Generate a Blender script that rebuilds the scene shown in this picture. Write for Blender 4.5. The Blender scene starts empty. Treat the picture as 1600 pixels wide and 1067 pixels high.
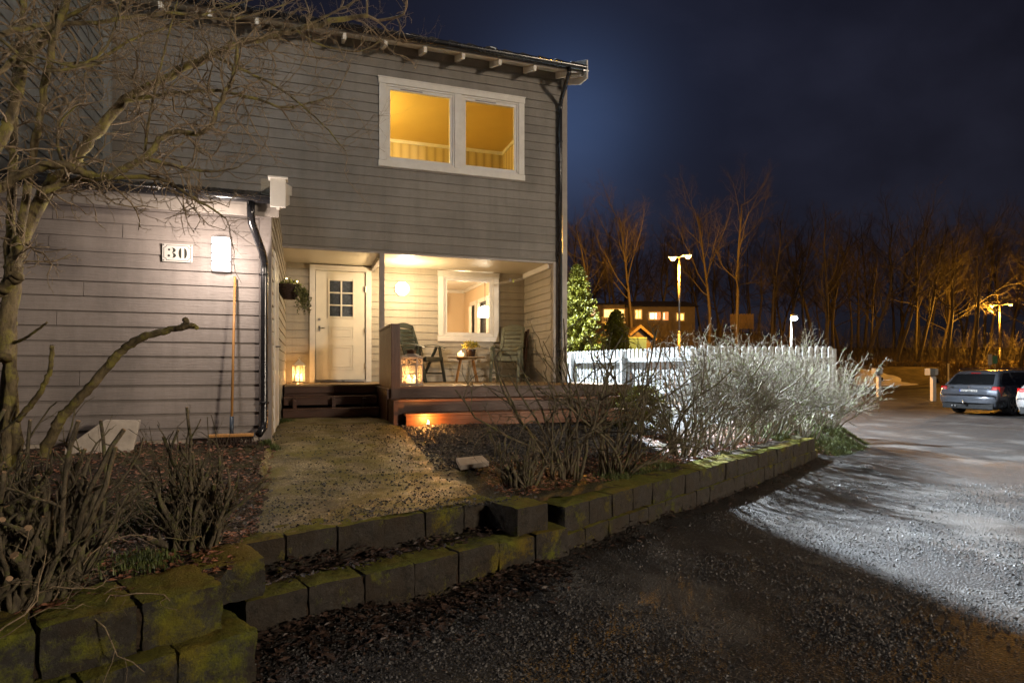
import bpy, math, random
from mathutils import Vector, Matrix, noise
R = math.radians
sc = bpy.context.scene
COL = sc.collection
V = Vector
F = 950.0          # focal length in photograph pixels
FW = V((math.sin(R(18.6)), math.cos(R(18.6)), 0)); RT = V((math.cos(R(18.6)), -math.sin(R(18.6)), 0))

# ---------------------------------------------------------------- camera
cam = bpy.data.objects.new('camera', bpy.data.cameras.new('camera')); COL.objects.link(cam)
cam.location = (0, 0, 0); cam.rotation_euler = (R(90), 0, R(-18.6))
cam.data.sensor_width = 36; cam.data.lens = 36 * F / 1600; cam.data.shift_y = 0.0262
cam.data.clip_start = 0.05; cam.data.clip_end = 2000
sc.camera = cam
sc.view_settings.view_transform = 'Standard'; sc.view_settings.look = 'None'
sc.view_settings.exposure = 1.3; sc.view_settings.gamma = 1
sc.cycles.use_denoising = True
try: sc.cycles.denoiser = 'OPENIMAGEDENOISE'
except Exception: pass
sc.cycles.max_bounces = 6; sc.cycles.diffuse_bounces = 3; sc.cycles.glossy_bounces = 3
sc.cycles.transparent_max_bounces = 12; sc.cycles.sample_clamp_indirect = 4
sc.cycles.caustics_reflective = False; sc.cycles.caustics_refractive = False

# ---------------------------------------------------------------- night sky
def new_world():
    w = bpy.data.worlds.new('World'); sc.world = w; w.use_nodes = True
    nt = w.node_tree; N = nt.nodes; L = nt.links; N.clear()
    out = N.new('ShaderNodeOutputWorld'); bg = N.new('ShaderNodeBackground'); L.new(bg.outputs[0], out.inputs[0])
    tc = N.new('ShaderNodeTexCoord')
    sep = N.new('ShaderNodeSeparateXYZ'); L.new(tc.outputs['Generated'], sep.inputs[0])
    ramp = N.new('ShaderNodeValToRGB'); L.new(sep.outputs['Z'], ramp.inputs[0])
    e = ramp.color_ramp.elements; e[0].position = 0.0; e[0].color = (.0065, .0055, .006, 1)
    e[1].position = .45; e[1].color = (.0068, .0066, .0115, 1)
    k = ramp.color_ramp.elements.new(.12); k.color = (.0075, .007, .0105, 1)
    # thin cloud streaks
    mp = N.new('ShaderNodeMapping'); mp.inputs['Scale'].default_value = (1.1, 3.2, 3.6); mp.inputs['Rotation'].default_value = (.5, .2, .6)
    L.new(tc.outputs['Generated'], mp.inputs[0])
    nz = N.new('ShaderNodeTexNoise'); nz.inputs['Scale'].default_value = 1.3; nz.inputs['Detail'].default_value = 5
    L.new(mp.outputs[0], nz.inputs['Vector'])
    r2 = N.new('ShaderNodeValToRGB'); L.new(nz.outputs[0], r2.inputs[0])
    r2.color_ramp.elements[0].position = .42; r2.color_ramp.elements[0].color = (0, 0, 0, 1)
    r2.color_ramp.elements[1].position = .72; r2.color_ramp.elements[1].color = (.009, .0098, .017, 1)
    ad = N.new('ShaderNodeMix'); ad.data_type = 'RGBA'; ad.blend_type = 'ADD'; ad.inputs[0].default_value = 1
    L.new(ramp.outputs[0], ad.inputs[6]); L.new(r2.outputs[0], ad.inputs[7])
    # clouds lit blue above the street behind the house
    gd = (FW + RT * .085 + V((0, 0, .40))).normalized()
    dp = N.new('ShaderNodeVectorMath'); dp.operation = 'DOT_PRODUCT'; L.new(tc.outputs['Generated'], dp.inputs[0]); dp.inputs[1].default_value = gd
    mx = N.new('ShaderNodeMath'); mx.operation = 'MAXIMUM'; L.new(dp.outputs['Value'], mx.inputs[0]); mx.inputs[1].default_value = 0
    def glow(p, col, prev):
        pw = N.new('ShaderNodeMath'); pw.operation = 'POWER'; L.new(mx.outputs[0], pw.inputs[0]); pw.inputs[1].default_value = p
        m = N.new('ShaderNodeMix'); m.data_type = 'RGBA'; m.blend_type = 'ADD'; L.new(pw.outputs[0], m.inputs[0])
        L.new(prev, m.inputs[6]); m.inputs[7].default_value = col
        return m.outputs[2]
    o = glow(150, (.024, .045, .10, 1), ad.outputs[2]); o = glow(15, (.006, .0085, .019, 1), o)
    L.new(o, bg.inputs['Color']); bg.inputs['Strength'].default_value = .42
new_world()

# ---------------------------------------------------------------- helpers
def W(px, py, t):
    """world point seen at photograph pixel (px, py) at distance t along the view axis (used to lay things out)"""
    return FW * t + RT * ((px - 800) / F * t) + V((0, 0, (575 - py) / F * t))
def tag(o, label=None, cat=None, group=None, kind=None):
    if label: o['label'] = label
    if cat: o['category'] = cat
    if group: o['group'] = group
    if kind: o['kind'] = kind
    return o
def empty(name, loc, rz=0, label=None, cat=None, group=None):
    o = bpy.data.objects.new(name, None); COL.objects.link(o); o.location = loc; o.rotation_euler = (0, 0, rz)
    o.empty_display_size = .1
    return tag(o, label, cat, group)
def wloc(o):
    l = V((0, 0, 0))
    while o is not None: l += o.location; o = o.parent
    return l
class MB:
    def __init__(s): s.v = []; s.f = []
    def add(s, vs, fs):
        n = len(s.v); s.v.extend(tuple(a) for a in vs); s.f.extend(tuple(i + n for i in f) for f in fs)
        return s
    def hexa(s, c):   # 8 corners: bottom 4 ccw, top 4 ccw
        return s.add(c, [(3, 2, 1, 0), (4, 5, 6, 7), (0, 1, 5, 4), (1, 2, 6, 5), (2, 3, 7, 6), (3, 0, 4, 7)])
    def box(s, x0, x1, y0, y1, z0, z1):
        return s.hexa([(x0, y0, z0), (x1, y0, z0), (x1, y1, z0), (x0, y1, z0), (x0, y0, z1), (x1, y0, z1), (x1, y1, z1), (x0, y1, z1)])
    def obox(s, c, ex, ey, ez):
        c = V(c); ex = V(ex); ey = V(ey); ez = V(ez)
        return s.hexa([c - ex - ey - ez, c + ex - ey - ez, c + ex + ey - ez, c - ex + ey - ez, c - ex - ey + ez, c + ex - ey + ez, c + ex + ey + ez, c - ex + ey + ez])
    def beam(s, p, q, w, h, up=(0, 0, 1)):
        p = V(p); q = V(q); d = (q - p); L = d.length; d.normalize(); side = d.cross(V(up))
        if side.length < 1e-4: side = d.cross(V((0, 1, 0)))
        side.normalize(); u = side.cross(d)
        return s.obox((p + q) / 2, side * w / 2, d * L / 2, u * h / 2)
    def tube(s, pts, rad, n=6, cap=True):
        pts = [V(p) for p in pts]
        if not hasattr(rad, '__len__'): rad = [rad] * len(pts)
        b = len(s.v); d = (pts[1] - pts[0]).normalized()
        a = d.cross(V((0, 0, 1)))
        if a.length < .05: a = d.cross(V((1, 0, 0)))
        a.normalize(); m = len(pts)
        for i, p in enumerate(pts):
            if i == 0: d = pts[1] - pts[0]
            elif i == m - 1: d = pts[-1] - pts[-2]
            else: d = pts[i + 1] - pts[i - 1]
            if d.length < 1e-9: d = V((0, 0, 1))
            d.normalize(); a = a - d * a.dot(d)
            if a.length < 1e-6: a = d.orthogonal()
            a.normalize(); c = d.cross(a); r = rad[i]
            for k in range(n):
                t = 6.28318 * k / n; q = p + a * (math.cos(t) * r) + c * (math.sin(t) * r); s.v.append((q.x, q.y, q.z))
        for i in range(m - 1):
            for k in range(n):
                k2 = (k + 1) % n; s.f.append((b + i * n + k, b + i * n + k2, b + (i + 1) * n + k2, b + (i + 1) * n + k))
        if cap: s.f.append(tuple(b + (m - 1) * n + k for k in range(n))); s.f.append(tuple(b + k for k in reversed(range(n))))
        return s
    def lathe(s, c, prof, n=20):
        b = len(s.v)
        for r, z in prof:
            for k in range(n): t = 6.28318 * k / n; s.v.append((c[0] + r * math.cos(t), c[1] + r * math.sin(t), c[2] + z))
        for i in range(len(prof) - 1):
            for k in range(n):
                k2 = (k + 1) % n; s.f.append((b + i * n + k, b + i * n + k2, b + (i + 1) * n + k2, b + (i + 1) * n + k))
        s.f.append(tuple(b + k for k in reversed(range(n)))); s.f.append(tuple(b + (len(prof) - 1) * n + k for k in range(n)))
        return s
    def prism(s, poly, vec):
        vec = V(vec); n = len(poly); b = len(s.v)
        s.v.extend(tuple(V(p)) for p in poly); s.v.extend(tuple(V(p) + vec) for p in poly)
        s.f.append(tuple(b + i for i in reversed(range(n)))); s.f.append(tuple(b + n + i for i in range(n)))
        for i in range(n): j = (i + 1) % n; s.f.append((b + i, b + j, b + n + j, b + n + i))
        return s
    def grid(s, fn, nu, nv, closed=False):
        b = len(s.v)
        for i in range(nu + 1):
            for j in range(nv + 1): s.v.append(tuple(fn(i / nu, j / nv)))
        for i in range(nu):
            for j in range(nv): a = b + i * (nv + 1) + j; s.f.append((a, a + nv + 1, a + nv + 2, a + 1))
        return s
    def build(s, name, m, parent=None, local=False, origin=None, bevel=0, smooth=False, **kw):
        me = bpy.data.meshes.new(name)
        off = V((0, 0, 0))
        if not local: off = wloc(parent) if parent else V(origin) if origin is not None else off
        me.from_pydata([(a[0] - off.x, a[1] - off.y, a[2] - off.z) for a in s.v] if off.length else s.v, [], s.f)
        me.validate(); me.materials.append(m)
        o = bpy.data.objects.new(name, me); COL.objects.link(o)
        if parent: o.parent = parent
        elif not local: o.location = off
        if smooth: me.polygons.foreach_set('use_smooth', [True] * len(me.polygons))
        if bevel:
            b = o.modifiers.new('bevel', 'BEVEL'); b.width = bevel; b.segments = 2; b.limit_method = 'ANGLE'; b.angle_limit = R(40)
        tag(o, **kw)
        return o
def flip_out(o):
    import bmesh
    bm = bmesh.new(); bm.from_mesh(o.data); bmesh.ops.recalc_face_normals(bm, faces=bm.faces); bm.to_mesh(o.data); bm.free(); return o
def copy_tree(o, parent=None):
    c = o.copy(); COL.objects.link(c); c.parent = parent
    for ch in list(o.children): copy_tree(ch, c)
    return c
def lamp(name, parent, loc, power, color, size=.05, kind='POINT', **kw):
    l = bpy.data.lights.new(name, kind); l.energy = power; l.color = color
    if kind in ('POINT', 'SPOT'): l.shadow_soft_size = size
    for k, a in kw.items(): setattr(l, k, a)
    o = bpy.data.objects.new(name, l); COL.objects.link(o)
    if parent: o.parent = parent
    o.location = loc
    return o
def ss(a, b, x):
    t = max(0, min(1, (x - a) / (b - a))); return t * t * (3 - 2 * t)
def rv(g): return V((g.gauss(0, 1), g.gauss(0, 1), g.gauss(0, 1)))

# ---------------------------------------------------------------- materials
class NT:
    def __init__(s, name):
        s.m = bpy.data.materials.new(name); s.m.use_nodes = True; s.t = s.m.node_tree; s.N = s.t.nodes; s.L = s.t.links
        s.b = s.N['Principled BSDF']; s.tc = s.N.new('ShaderNodeTexCoord').outputs['Object']
    def new(s, typ, **kw):
        n = s.N.new('ShaderNode' + typ)
        for k, a in kw.items(): setattr(n, k, a)
        return n
    def set(s, n, i, v):
        if hasattr(v, 'is_linked') and hasattr(v, 'links') and not isinstance(v, (tuple, float, int)): s.L.new(v, n.inputs[i])
        else: n.inputs[i].default_value = v
    def map(s, scale, vec=None):
        n = s.new('Mapping'); s.L.new(vec or s.tc, n.inputs[0]); n.inputs['Scale'].default_value = scale; return n.outputs[0]
    def noise(s, scale, detail=4, rough=.6, vec=None, dist=0):
        n = s.new('TexNoise'); s.L.new(vec or s.tc, n.inputs['Vector']); n.inputs['Scale'].default_value = scale
        n.inputs['Detail'].default_value = detail; n.inputs['Roughness'].default_value = rough; n.inputs['Distortion'].default_value = dist
        return n.outputs[0]
    def voro(s, scale, vec=None, feat='F1', out='Distance', rnd=1):
        n = s.new('TexVoronoi', feature=feat); s.L.new(vec or s.tc, n.inputs['Vector']); n.inputs['Scale'].default_value = scale
        n.inputs['Randomness'].default_value = rnd
        return n.outputs[out]
    def ramp(s, fac, stops):
        n = s.new('ValToRGB'); s.L.new(fac, n.inputs[0]); e = n.color_ramp.elements
        def c(a): return (a, a, a, 1) if isinstance(a, (int, float)) else (*a, 1)
        e[0].position, e[0].color = stops[0][0], c(stops[0][1]); e[1].position, e[1].color = stops[-1][0], c(stops[-1][1])
        for p, a in stops[1:-1]: k = e.new(p); k.color = c(a)
        return n.outputs[0]
    def mix(s, fac, a, b, mode='MIX'):
        n = s.new('Mix', data_type='RGBA', blend_type=mode)
        def c(x): return (*x, 1) if isinstance(x, tuple) and len(x) == 3 else x
        s.set(n, 0, fac); s.set(n, 6, c(a)); s.set(n, 7, c(b)); return n.outputs[2]
    def math(s, op, a, b=0.0, clamp=False):
        n = s.new('Math', operation=op, use_clamp=clamp); s.set(n, 0, a); s.set(n, 1, b); return n.outputs[0]
    def color(s, c): s.set(s.b, 'Base Color', (*c, 1) if isinstance(c, tuple) else c); return s
    def rough(s, r): s.set(s.b, 'Roughness', r); return s
    def bump(s, h, dist=.01, strength=1.0, prev=None):
        n = s.new('Bump'); s.L.new(h, n.inputs['Height']); n.inputs['Distance'].default_value = dist; n.inputs['Strength'].default_value = strength
        if prev: s.L.new(prev, n.inputs['Normal'])
        s.L.new(n.outputs[0], s.b.inputs['Normal']); return n.outputs[0]
    def sepz(s):
        n = s.new('SeparateXYZ'); s.L.new(s.tc, n.inputs[0]); return n.outputs
def simple(name, c, rough=.5, metal=0, var=.25, scale=18, bump=.0015, spec=None):
    n = NT(name); d = tuple(x * (1 - var) for x in c); b = tuple(min(1, x * (1 + var)) for x in c)
    f = n.noise(scale, 5)
    n.color(n.ramp(f, [(.3, d), (.7, b)])); n.rough(n.ramp(n.noise(scale * .6, 3), [(.3, max(0, rough - .08)), (.7, min(1, rough + .1))]))
    n.b.inputs['Metallic'].default_value = metal
    if bump: n.bump(n.noise(scale * 6, 4), bump)
    return n.m
def emit(name, c, strength, var=0, scale=4):
    n = NT(name); n.color((.8, .8, .8)); n.b.inputs['Emission Color'].default_value = (*c, 1)
    if var: n.L.new(n.ramp(n.noise(scale, 3), [(.3, strength * (1 - var)), (.7, strength)]), n.b.inputs['Emission Strength'])
    else: n.b.inputs['Emission Strength'].default_value = strength
    return n.m
def glassm(name, tint=(1, 1, 1), refl=.06, rough=.02):
    m = bpy.data.materials.new(name); m.use_nodes = True; N = m.node_tree.nodes; L = m.node_tree.links; N.clear()
    o = N.new('ShaderNodeOutputMaterial'); mx = N.new('ShaderNodeMixShader'); t = N.new('ShaderNodeBsdfTransparent'); g = N.new('ShaderNodeBsdfGlossy')
    t.inputs[0].default_value = (*tint, 1); g.inputs['Roughness'].default_value = rough
    lw = N.new('ShaderNodeLayerWeight'); lw.inputs[0].default_value = .25
    a = N.new('ShaderNodeMath'); a.operation = 'MULTIPLY_ADD'; L.new(lw.outputs['Fresnel'], a.inputs[0]); a.inputs[1].default_value = .6; a.inputs[2].default_value = refl
    L.new(a.outputs[0], mx.inputs[0]); L.new(t.outputs[0], mx.inputs[1]); L.new(g.outputs[0], mx.inputs[2]); L.new(mx.outputs[0], o.inputs[0])
    return m
def siding_mat(name, c, pitch=.147, z0=0.0, dirt=.25):
    n = NT(name); z = n.sepz()[2]
    k = n.math('FLOOR', n.math('DIVIDE', n.math('SUBTRACT', z, z0), pitch))
    wn = n.new('TexWhiteNoise', noise_dimensions='1D'); n.L.new(k, wn.inputs['W'])
    base = n.mix(wn.outputs['Value'], tuple(x * .93 for x in c), tuple(x * 1.05 for x in c))
    grain = n.noise(1, 6, .7, n.map((3, 3, 70)), 1.5)
    base = n.mix(.35, base, n.ramp(grain, [(.3, .72), (.7, 1.15)]), 'MULTIPLY')
    stain = n.ramp(n.noise(1.2, 6, .65, n.map((1, 1, .6))), [(.35, 1 - dirt), (.6, 1.04)])
    base = n.mix(.9, base, stain, 'MULTIPLY'); n.color(base)
    spots = n.ramp(n.voro(9, n.map((1, 1, 2.2))), [(.03, .55), (.07, 1)])
    run = n.ramp(n.noise(1, 5, .7, n.map((9, 9, .55))), [(.36, .66), (.52, 1.0)]); base = n.mix(.28, base, run, 'MULTIPLY')
    n.color(n.mix(.6, base, spots, 'MULTIPLY'))
    n.rough(n.ramp(n.noise(6, 4), [(.3, .38), (.7, .6)]))
    b = n.bump(grain, .006); n.bump(n.noise(40, 6, .7), .002, 1, b)
    return n.m
def wood_mat(name, c1, c2, rough=.45, axis=0, bump=.003):
    n = NT(name); sc_ = [42, 42, 42]; sc_[axis] = 2.2
    g = n.noise(1, 6, .65, n.map(tuple(sc_)), 2.2)
    big = n.noise(2.5, 3)
    n.color(n.mix(n.ramp(big, [(.35, 0), (.65, .45)]), n.ramp(g, [(.3, c1), (.7, c2)]), tuple(x * .6 for x in c1)))
    n.rough(n.ramp(g, [(.3, rough + .12), (.7, rough - .05)])); n.bump(g, bump); return n.m

M = {}
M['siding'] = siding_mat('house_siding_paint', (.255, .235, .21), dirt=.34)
M['soft'] = simple('pale_eave_paint', (.80, .74, .64), .5, var=.08)
M['garage'] = siding_mat('garage_siding_paint', (.285, .25, .232), z0=-.02, dirt=.38)
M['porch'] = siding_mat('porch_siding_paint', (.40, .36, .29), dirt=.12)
M['grey'] = siding_mat('neighbour_siding_paint', (.27, .29, .30), dirt=.15)
M['trim'] = simple('grey_trim_paint', (.29, .26, .235), .45, var=.12, scale=9)
M['white'] = simple('white_paint', (.72, .69, .64), .4, var=.07, scale=7, bump=.0008)
M['cream'] = simple('cream_door_paint', (.74, .70, .60), .35, var=.05, scale=5, bump=.0004)
M['soffit'] = None
M['black'] = simple('black_gutter_paint', (.012, .012, .014), .22, var=.3, scale=8, bump=.0005)
M['tile'] = simple('dark_roof_tile', (.02, .018, .017), .6, var=.5, scale=14, bump=.004)
M['deckx'] = wood_mat('stained_deck_wood', (.20, .12, .05), (.36, .24, .11), .42, 0)
M['brown'] = wood_mat('dark_brown_stained_wood', (.042, .018, .010), (.115, .046, .024), .4, 0)
M['brownv'] = wood_mat('red_brown_panel_wood', (.045, .02, .011), (.11, .045, .022), .4, 2)
M['rail'] = wood_mat('orange_brown_board', (.15, .055, .02), (.32, .125, .045), .38, 0)
M['plastic'] = simple('dark_green_plastic', (.028, .036, .030), .38, var=.35, scale=12, bump=.0006)
M['plastic2'] = simple('faded_green_plastic', (.16, .17, .12), .5, var=.3, scale=10, bump=.0008)
M['tan'] = wood_mat('weathered_tan_boards', (.10, .07, .04), (.18, .125, .07), .7, 2)
M['tabletop'] = wood_mat('light_table_wood', (.34, .21, .10), (.50, .34, .18), .4, 0)
M['handle'] = wood_mat('broom_handle_wood', (.42, .20, .06), (.60, .32, .11), .45, 2, .0008)
M['bristle'] = simple('broom_bristle', (.05, .028, .02), .7, var=.5, scale=60)
M['metal'] = simple('brushed_steel', (.45, .45, .45), .3, 1, .1, 20, .0002)
M['concrete'] = simple('concrete_slab', (.42, .37, .31), .8, var=.22, scale=7, bump=.004)
M['rattan'] = simple('dark_wicker', (.035, .016, .01), .55, var=.5, scale=90, bump=.002)
M['plate'] = simple('white_enamel', (.50, .48, .45), .4, var=.03, scale=5, bump=0)
M['ink'] = simple('black_enamel', (.012, .014, .011), .6, var=.1, scale=5, bump=0)
M['glass'] = glassm('window_glass', (1, 1, 1), .03)
M['lglass'] = glassm('lantern_glass', (.96, .93, .88), .03, .08)
_t = M['lglass'].node_tree; _o = [n for n in _t.nodes if n.type == 'OUTPUT_MATERIAL'][0]; _s = _o.inputs[0].links[0].from_socket
_d = _t.nodes.new('ShaderNodeBsdfTranslucent'); _d.inputs[0].default_value = (.9, .85, .75, 1); _m = _t.nodes.new('ShaderNodeMixShader'); _m.inputs[0].default_value = .17
_t.links.new(_s, _m.inputs[1]); _t.links.new(_d.outputs[0], _m.inputs[2]); _t.links.new(_m.outputs[0], _o.inputs[0])
M['darkglass'] = simple('dark_patterned_glass', (.035, .045, .06), .12, var=.7, scale=28, bump=.003)
n = NT('bead_board_soffit')
x = n.sepz()[0]; y_ = n.sepz()[1]
gr = n.math('PINGPONG', y_, .045); n.color(n.mix(n.ramp(n.noise(1, 5, .6, n.map((2, 40, 2))), [(.3, .8), (.7, 1.1)]), (.50, .44, .33), (.58, .52, .40)))
n.rough(.42); n.bump(n.ramp(gr, [(.0, 0), (.10, 1)]), .004); M['soffit'] = n.m

def bark_mat(name, c1, c2, lichen=(.22, .21, .05), amt=.5, sc_=14):
    n = NT(name); a = n.noise(sc_, 6, .7, n.map((1, 1, .45))); c = n.ramp(a, [(.32, c1), (.68, c2)])
    l = n.ramp(n.noise(sc_ * .55, 5, .7), [(.62 - .22 * amt, 0), (.70 - .18 * amt, 1)])
    n.color(n.mix(n.math('MULTIPLY', l, .75), c, lichen)); n.rough(.75)
    b = n.bump(a, .02); n.bump(n.noise(90, 4, .8), .004, 1, b); return n.m
M['bark'] = bark_mat('lichen_bark', (.045, .034, .018), (.27, .21, .11), (.30, .27, .06), .6)
M['twig'] = bark_mat('twig_bark', (.14, .10, .06), (.48, .37, .24), (.20, .18, .06), .3, 30)
M['stem'] = bark_mat('shrub_stem_bark', (.040, .031, .021), (.20, .165, .105), (.12, .13, .03), .45, 34)
_n = NT('pale_hedge_twig'); _a = _n.noise(26, 5, .7); _c = _n.ramp(_a, [(.32, (.08, .065, .045)), (.68, (.36, .32, .26))])
_c = _n.mix(_n.ramp(_n.noise(9, 4), [(.5, 0), (.62, .7)]), _c, (.14, .17, .035)); _n.color(_n.mix(1.0, _c, _n.ramp(_n.noise(2.6, 5, .7), [(.36, .22), (.60, 1.15)]), 'MULTIPLY')); _n.rough(.7); M['hedge'] = _n.m
M['cut'] = simple('cut_wood_end', (.33, .22, .13), .8, var=.35, scale=60)
M['hedge'] = bark_mat('pale_hedge_twig', (.09, .075, .055), (.36, .32, .26), (.16, .22, .05), .5, 26)
M['fbark'] = bark_mat('forest_bark', (.034, .027, .020), (.09, .073, .054), (.07, .075, .05), .2, 3)

def moss_stone(name, amt=.5, top=True, base=(.065, .062, .056)):
    n = NT(name)
    a = n.noise(16, 8, .72); base_c = n.ramp(a, [(.25, tuple(x * .4 for x in base)), (.75, tuple(x * 1.5 for x in base))])
    pits = n.ramp(n.voro(75), [(.05, .35), (.25, 1)]); base_c = n.mix(.7, base_c, pits, 'MULTIPLY')
    pale = n.ramp(n.noise(34, 6, .8), [(.60, 0), (.72, .6)]); base_c = n.mix(pale, base_c, (.25, .24, .21))
    geo = n.new('NewGeometry'); s = n.new('SeparateXYZ'); n.L.new(geo.outputs['Normal'], s.inputs[0])
    up = n.math('MULTIPLY', n.math('MAXIMUM', s.outputs[2], 0.0), .24 if top else 0.0)
    mk = n.math('ADD', n.noise(3.2, 7, .72), up)
    base_c = n.mix(n.ramp(n.noise(4.5, 6, .75), [(.42, 0), (.62, .75)]), base_c, (.050, .034, .018)); base_c = n.mix(n.ramp(n.noise(11, 6, .8), [(.54, 0), (.62, .6)]), base_c, (.012, .010, .008))
    mk = n.math('ADD', mk, n.math('MULTIPLY', n.math('SUBTRACT', n.noise(38, 4, .8), .5), .30))
    mask = n.ramp(mk, [(.61 - .16 * amt, 0), (.73 - .14 * amt, 1)])
    mossc = n.mix(n.noise(30, 5), (.022, .042, .004), (.34, .35, .03)); mossc = n.mix(n.ramp(n.noise(2.1, 3), [(.4, 0), (.65, .8)]), mossc, (.26, .17, .02))
    n.color(n.mix(mask, base_c, mossc)); n.rough(n.ramp(mask, [(0, .62), (1, .95)]))
    b = n.bump(n.noise(20, 9, .8), .035); b = n.bump(n.math('MULTIPLY', mask, n.noise(95, 3)), .022, 1, b)
    return n.m
M['stone'] = moss_stone('mossy_concrete_block', .42, base=(.058, .050, .041))
M['stone_moss'] = moss_stone('thickly_mossed_block', .95, base=(.06, .057, .05))

def gravel_mat(name, cols, scale=55, wet=.5, patches=True, stones=.55, bump=.011, tint=None):
    n = NT(name); wv = n.mix(.018, n.tc, n.new('TexNoise').outputs['Color'])
    vd = n.voro(scale); vc = n.new('TexVoronoi'); n.L.new(n.tc, vc.inputs['Vector']); vc.inputs['Scale'].default_value = scale
    s = n.new('SeparateColor'); n.L.new(vc.outputs['Color'], s.inputs[0])
    sc_ = n.ramp(s.outputs[0], [(0, cols[0]), (.5, cols[1]), (.82, cols[2]), (1, cols[3])])
    fine = n.noise(scale * 2.2, 5, .75)
    base = n.ramp(fine, [(.3, tuple(x * .55 for x in cols[0])), (.7, tuple(x * 1.25 for x in cols[1]))])
    where = n.ramp(n.noise(1.1, 6, .7), [(.5 - .25 * stones, 0), (.62, 1)])
    gap = n.ramp(vd, [(.25, 1), (.55, 0)])
    c = n.mix(n.math('MULTIPLY', where, gap), base, sc_)
    if patches:
        c = n.mix(n.ramp(n.noise(.55, 6, .65), [(.44, 0), (.60, .65)]), c, tint or (.030, .022, .015))
        c = n.mix(n.ramp(n.noise(.9, 6, .7, n.map((1, .7, 1))), [(.50, 0), (.62, .55)]), c, (.15, .145, .135))
        c = n.mix(n.ramp(n.noise(2.4, 7, .75), [(.48, 0), (.66, .7)]), c, (.016, .015, .014))
    c = n.mix(n.ramp(n.noise(.23, 4, .6), [(.4, .0), (.6, .35)]), c, tuple(x * .9 for x in cols[1]))
    n.color(c)
    pud = n.noise(.8, 5, .65, n.map((1, .8, 1)))
    n.rough(n.ramp(pud, [(.34, .50 if wet > .4 else .6), (.47, .60 if wet > .4 else .8), (.7, .72)]))
    b = n.bump(n.mix(where, n.noise(scale * .9, 6, .8), n.ramp(vd, [(0, 1), (.6, 0)])), bump)
    return n.m
M['drive'] = gravel_mat('wet_gravel_asphalt', [(.008, .0075, .007), (.020, .0185, .0175), (.075, .074, .072), (.24, .24, .235)], 58, .6, bump=.012, stones=3)
M['path'] = None
def path_mat():
    n = NT('mossy_concrete_path'); a = n.noise(70, 6, .8)
    c = n.ramp(a, [(.3, (.05, .04, .018)), (.5, (.20, .16, .07)), (.64, (.78, .66, .40))]); c = n.mix(n.ramp(n.noise(4, 6, .75), [(.4, 0), (.6, .8)]), c, (.055, .045, .022))
    moss = n.ramp(n.noise(2.6, 8, .75), [(.44, 0), (.56, .92)]); c = n.mix(moss, c, n.mix(n.noise(40, 4), (.035, .038, .004), (.24, .20, .018)))
    c = n.mix(n.ramp(n.noise(1.1, 4), [(.55, 0), (.7, .5)]), c, (.07, .05, .03)); n.color(c)
    n.rough(n.ramp(n.noise(3, 4), [(.35, .4), (.65, .75)])); b = n.bump(n.voro(80), .007); n.bump(a, .007, 1, b); return n.m
M['path'] = path_mat()
def soil_mat():
    n = NT('leafy_soil'); a = n.noise(22, 8, .75); c = n.ramp(a, [(.28, (.010, .006, .003)), (.55, (.045, .026, .013)), (.75, (.11, .065, .035))])
    c = n.mix(n.ramp(n.noise(1.4, 5, .7), [(.45, 0), (.62, .75)]), c, n.mix(n.noise(50, 4), (.03, .035, .005), (.11, .10, .018)))
    n.color(c); n.rough(.85); b = n.bump(a, .03); n.bump(n.voro(40), .012, 1, b); return n.m
M['soil'] = soil_mat()
def leaf_mat(name, a, b, tr=0):
    n = NT(name); g = n.new('ObjectInfo'); f = n.voro(23, out='Color'); s = n.new('SeparateColor'); n.L.new(f, s.inputs[0])
    n.color(n.ramp(s.outputs[0], [(0, a), (1, b)])); n.rough(n.ramp(n.noise(20), [(.3, .4), (.7, .7)])); n.bump(n.noise(80), .002); return n.m
M['litter'] = leaf_mat('dead_leaves', (.040, .018, .010), (.36, .16, .09))
M['litterdark'] = leaf_mat('wet_dark_leaves', (.010, .007, .005), (.085, .05, .035))
M['grass'] = leaf_mat('short_grass', (.035, .055, .012), (.13, .16, .04))
M['drygrass'] = leaf_mat('dry_grass', (.12, .085, .03), (.30, .22, .09))
M['thuja'] = leaf_mat('thuja_scales', (.07, .075, .004), (.22, .21, .018))
M['ivy'] = leaf_mat('ivy_leaves', (.05, .065, .015), (.17, .17, .05))
M['pebble'] = leaf_mat('pebble_stone', (.010, .010, .011), (.11, .105, .10))
M['snow'] = simple('old_snow', (.75, .72, .70), .7, var=.08, scale=3, bump=.03)
# ================================================================ GROUND
def lerp_pts(P, x):
    if x <= P[0][0]: (x0, y0), (x1, y1) = P[0], P[1]
    elif x >= P[-1][0]: (x0, y0), (x1, y1) = P[-2], P[-1]
    else:
        for i in range(len(P) - 1):
            if P[i][0] <= x <= P[i + 1][0]: (x0, y0), (x1, y1) = P[i], P[i + 1]; break
    return y0 + (y1 - y0) * (x - x0) / (x1 - x0)
EDGE = [(-9, -1.19), (-.36, 3.235), (-.345, 3.88), (1.40, 4.54), (1.41, 4.22), (1.78, 4.36), (1.80, 4.44), (7.50, 7.64), (7.53, 7.28), (8.2, 7.3), (9, 7.55), (10, 8.25), (11, 9.35), (11.6, 10.6), (12.4, 16)]
def edge(x): return lerp_pts(EDGE, x)
def lump(x, y, a=.02): return a * (noise.noise(V((x * 1.7, y * 1.7, 0))) + .5 * noise.noise(V((x * 5, y * 5, 3))) + .3 * noise.noise(V((x * 14, y * 14, 7))))
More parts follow.
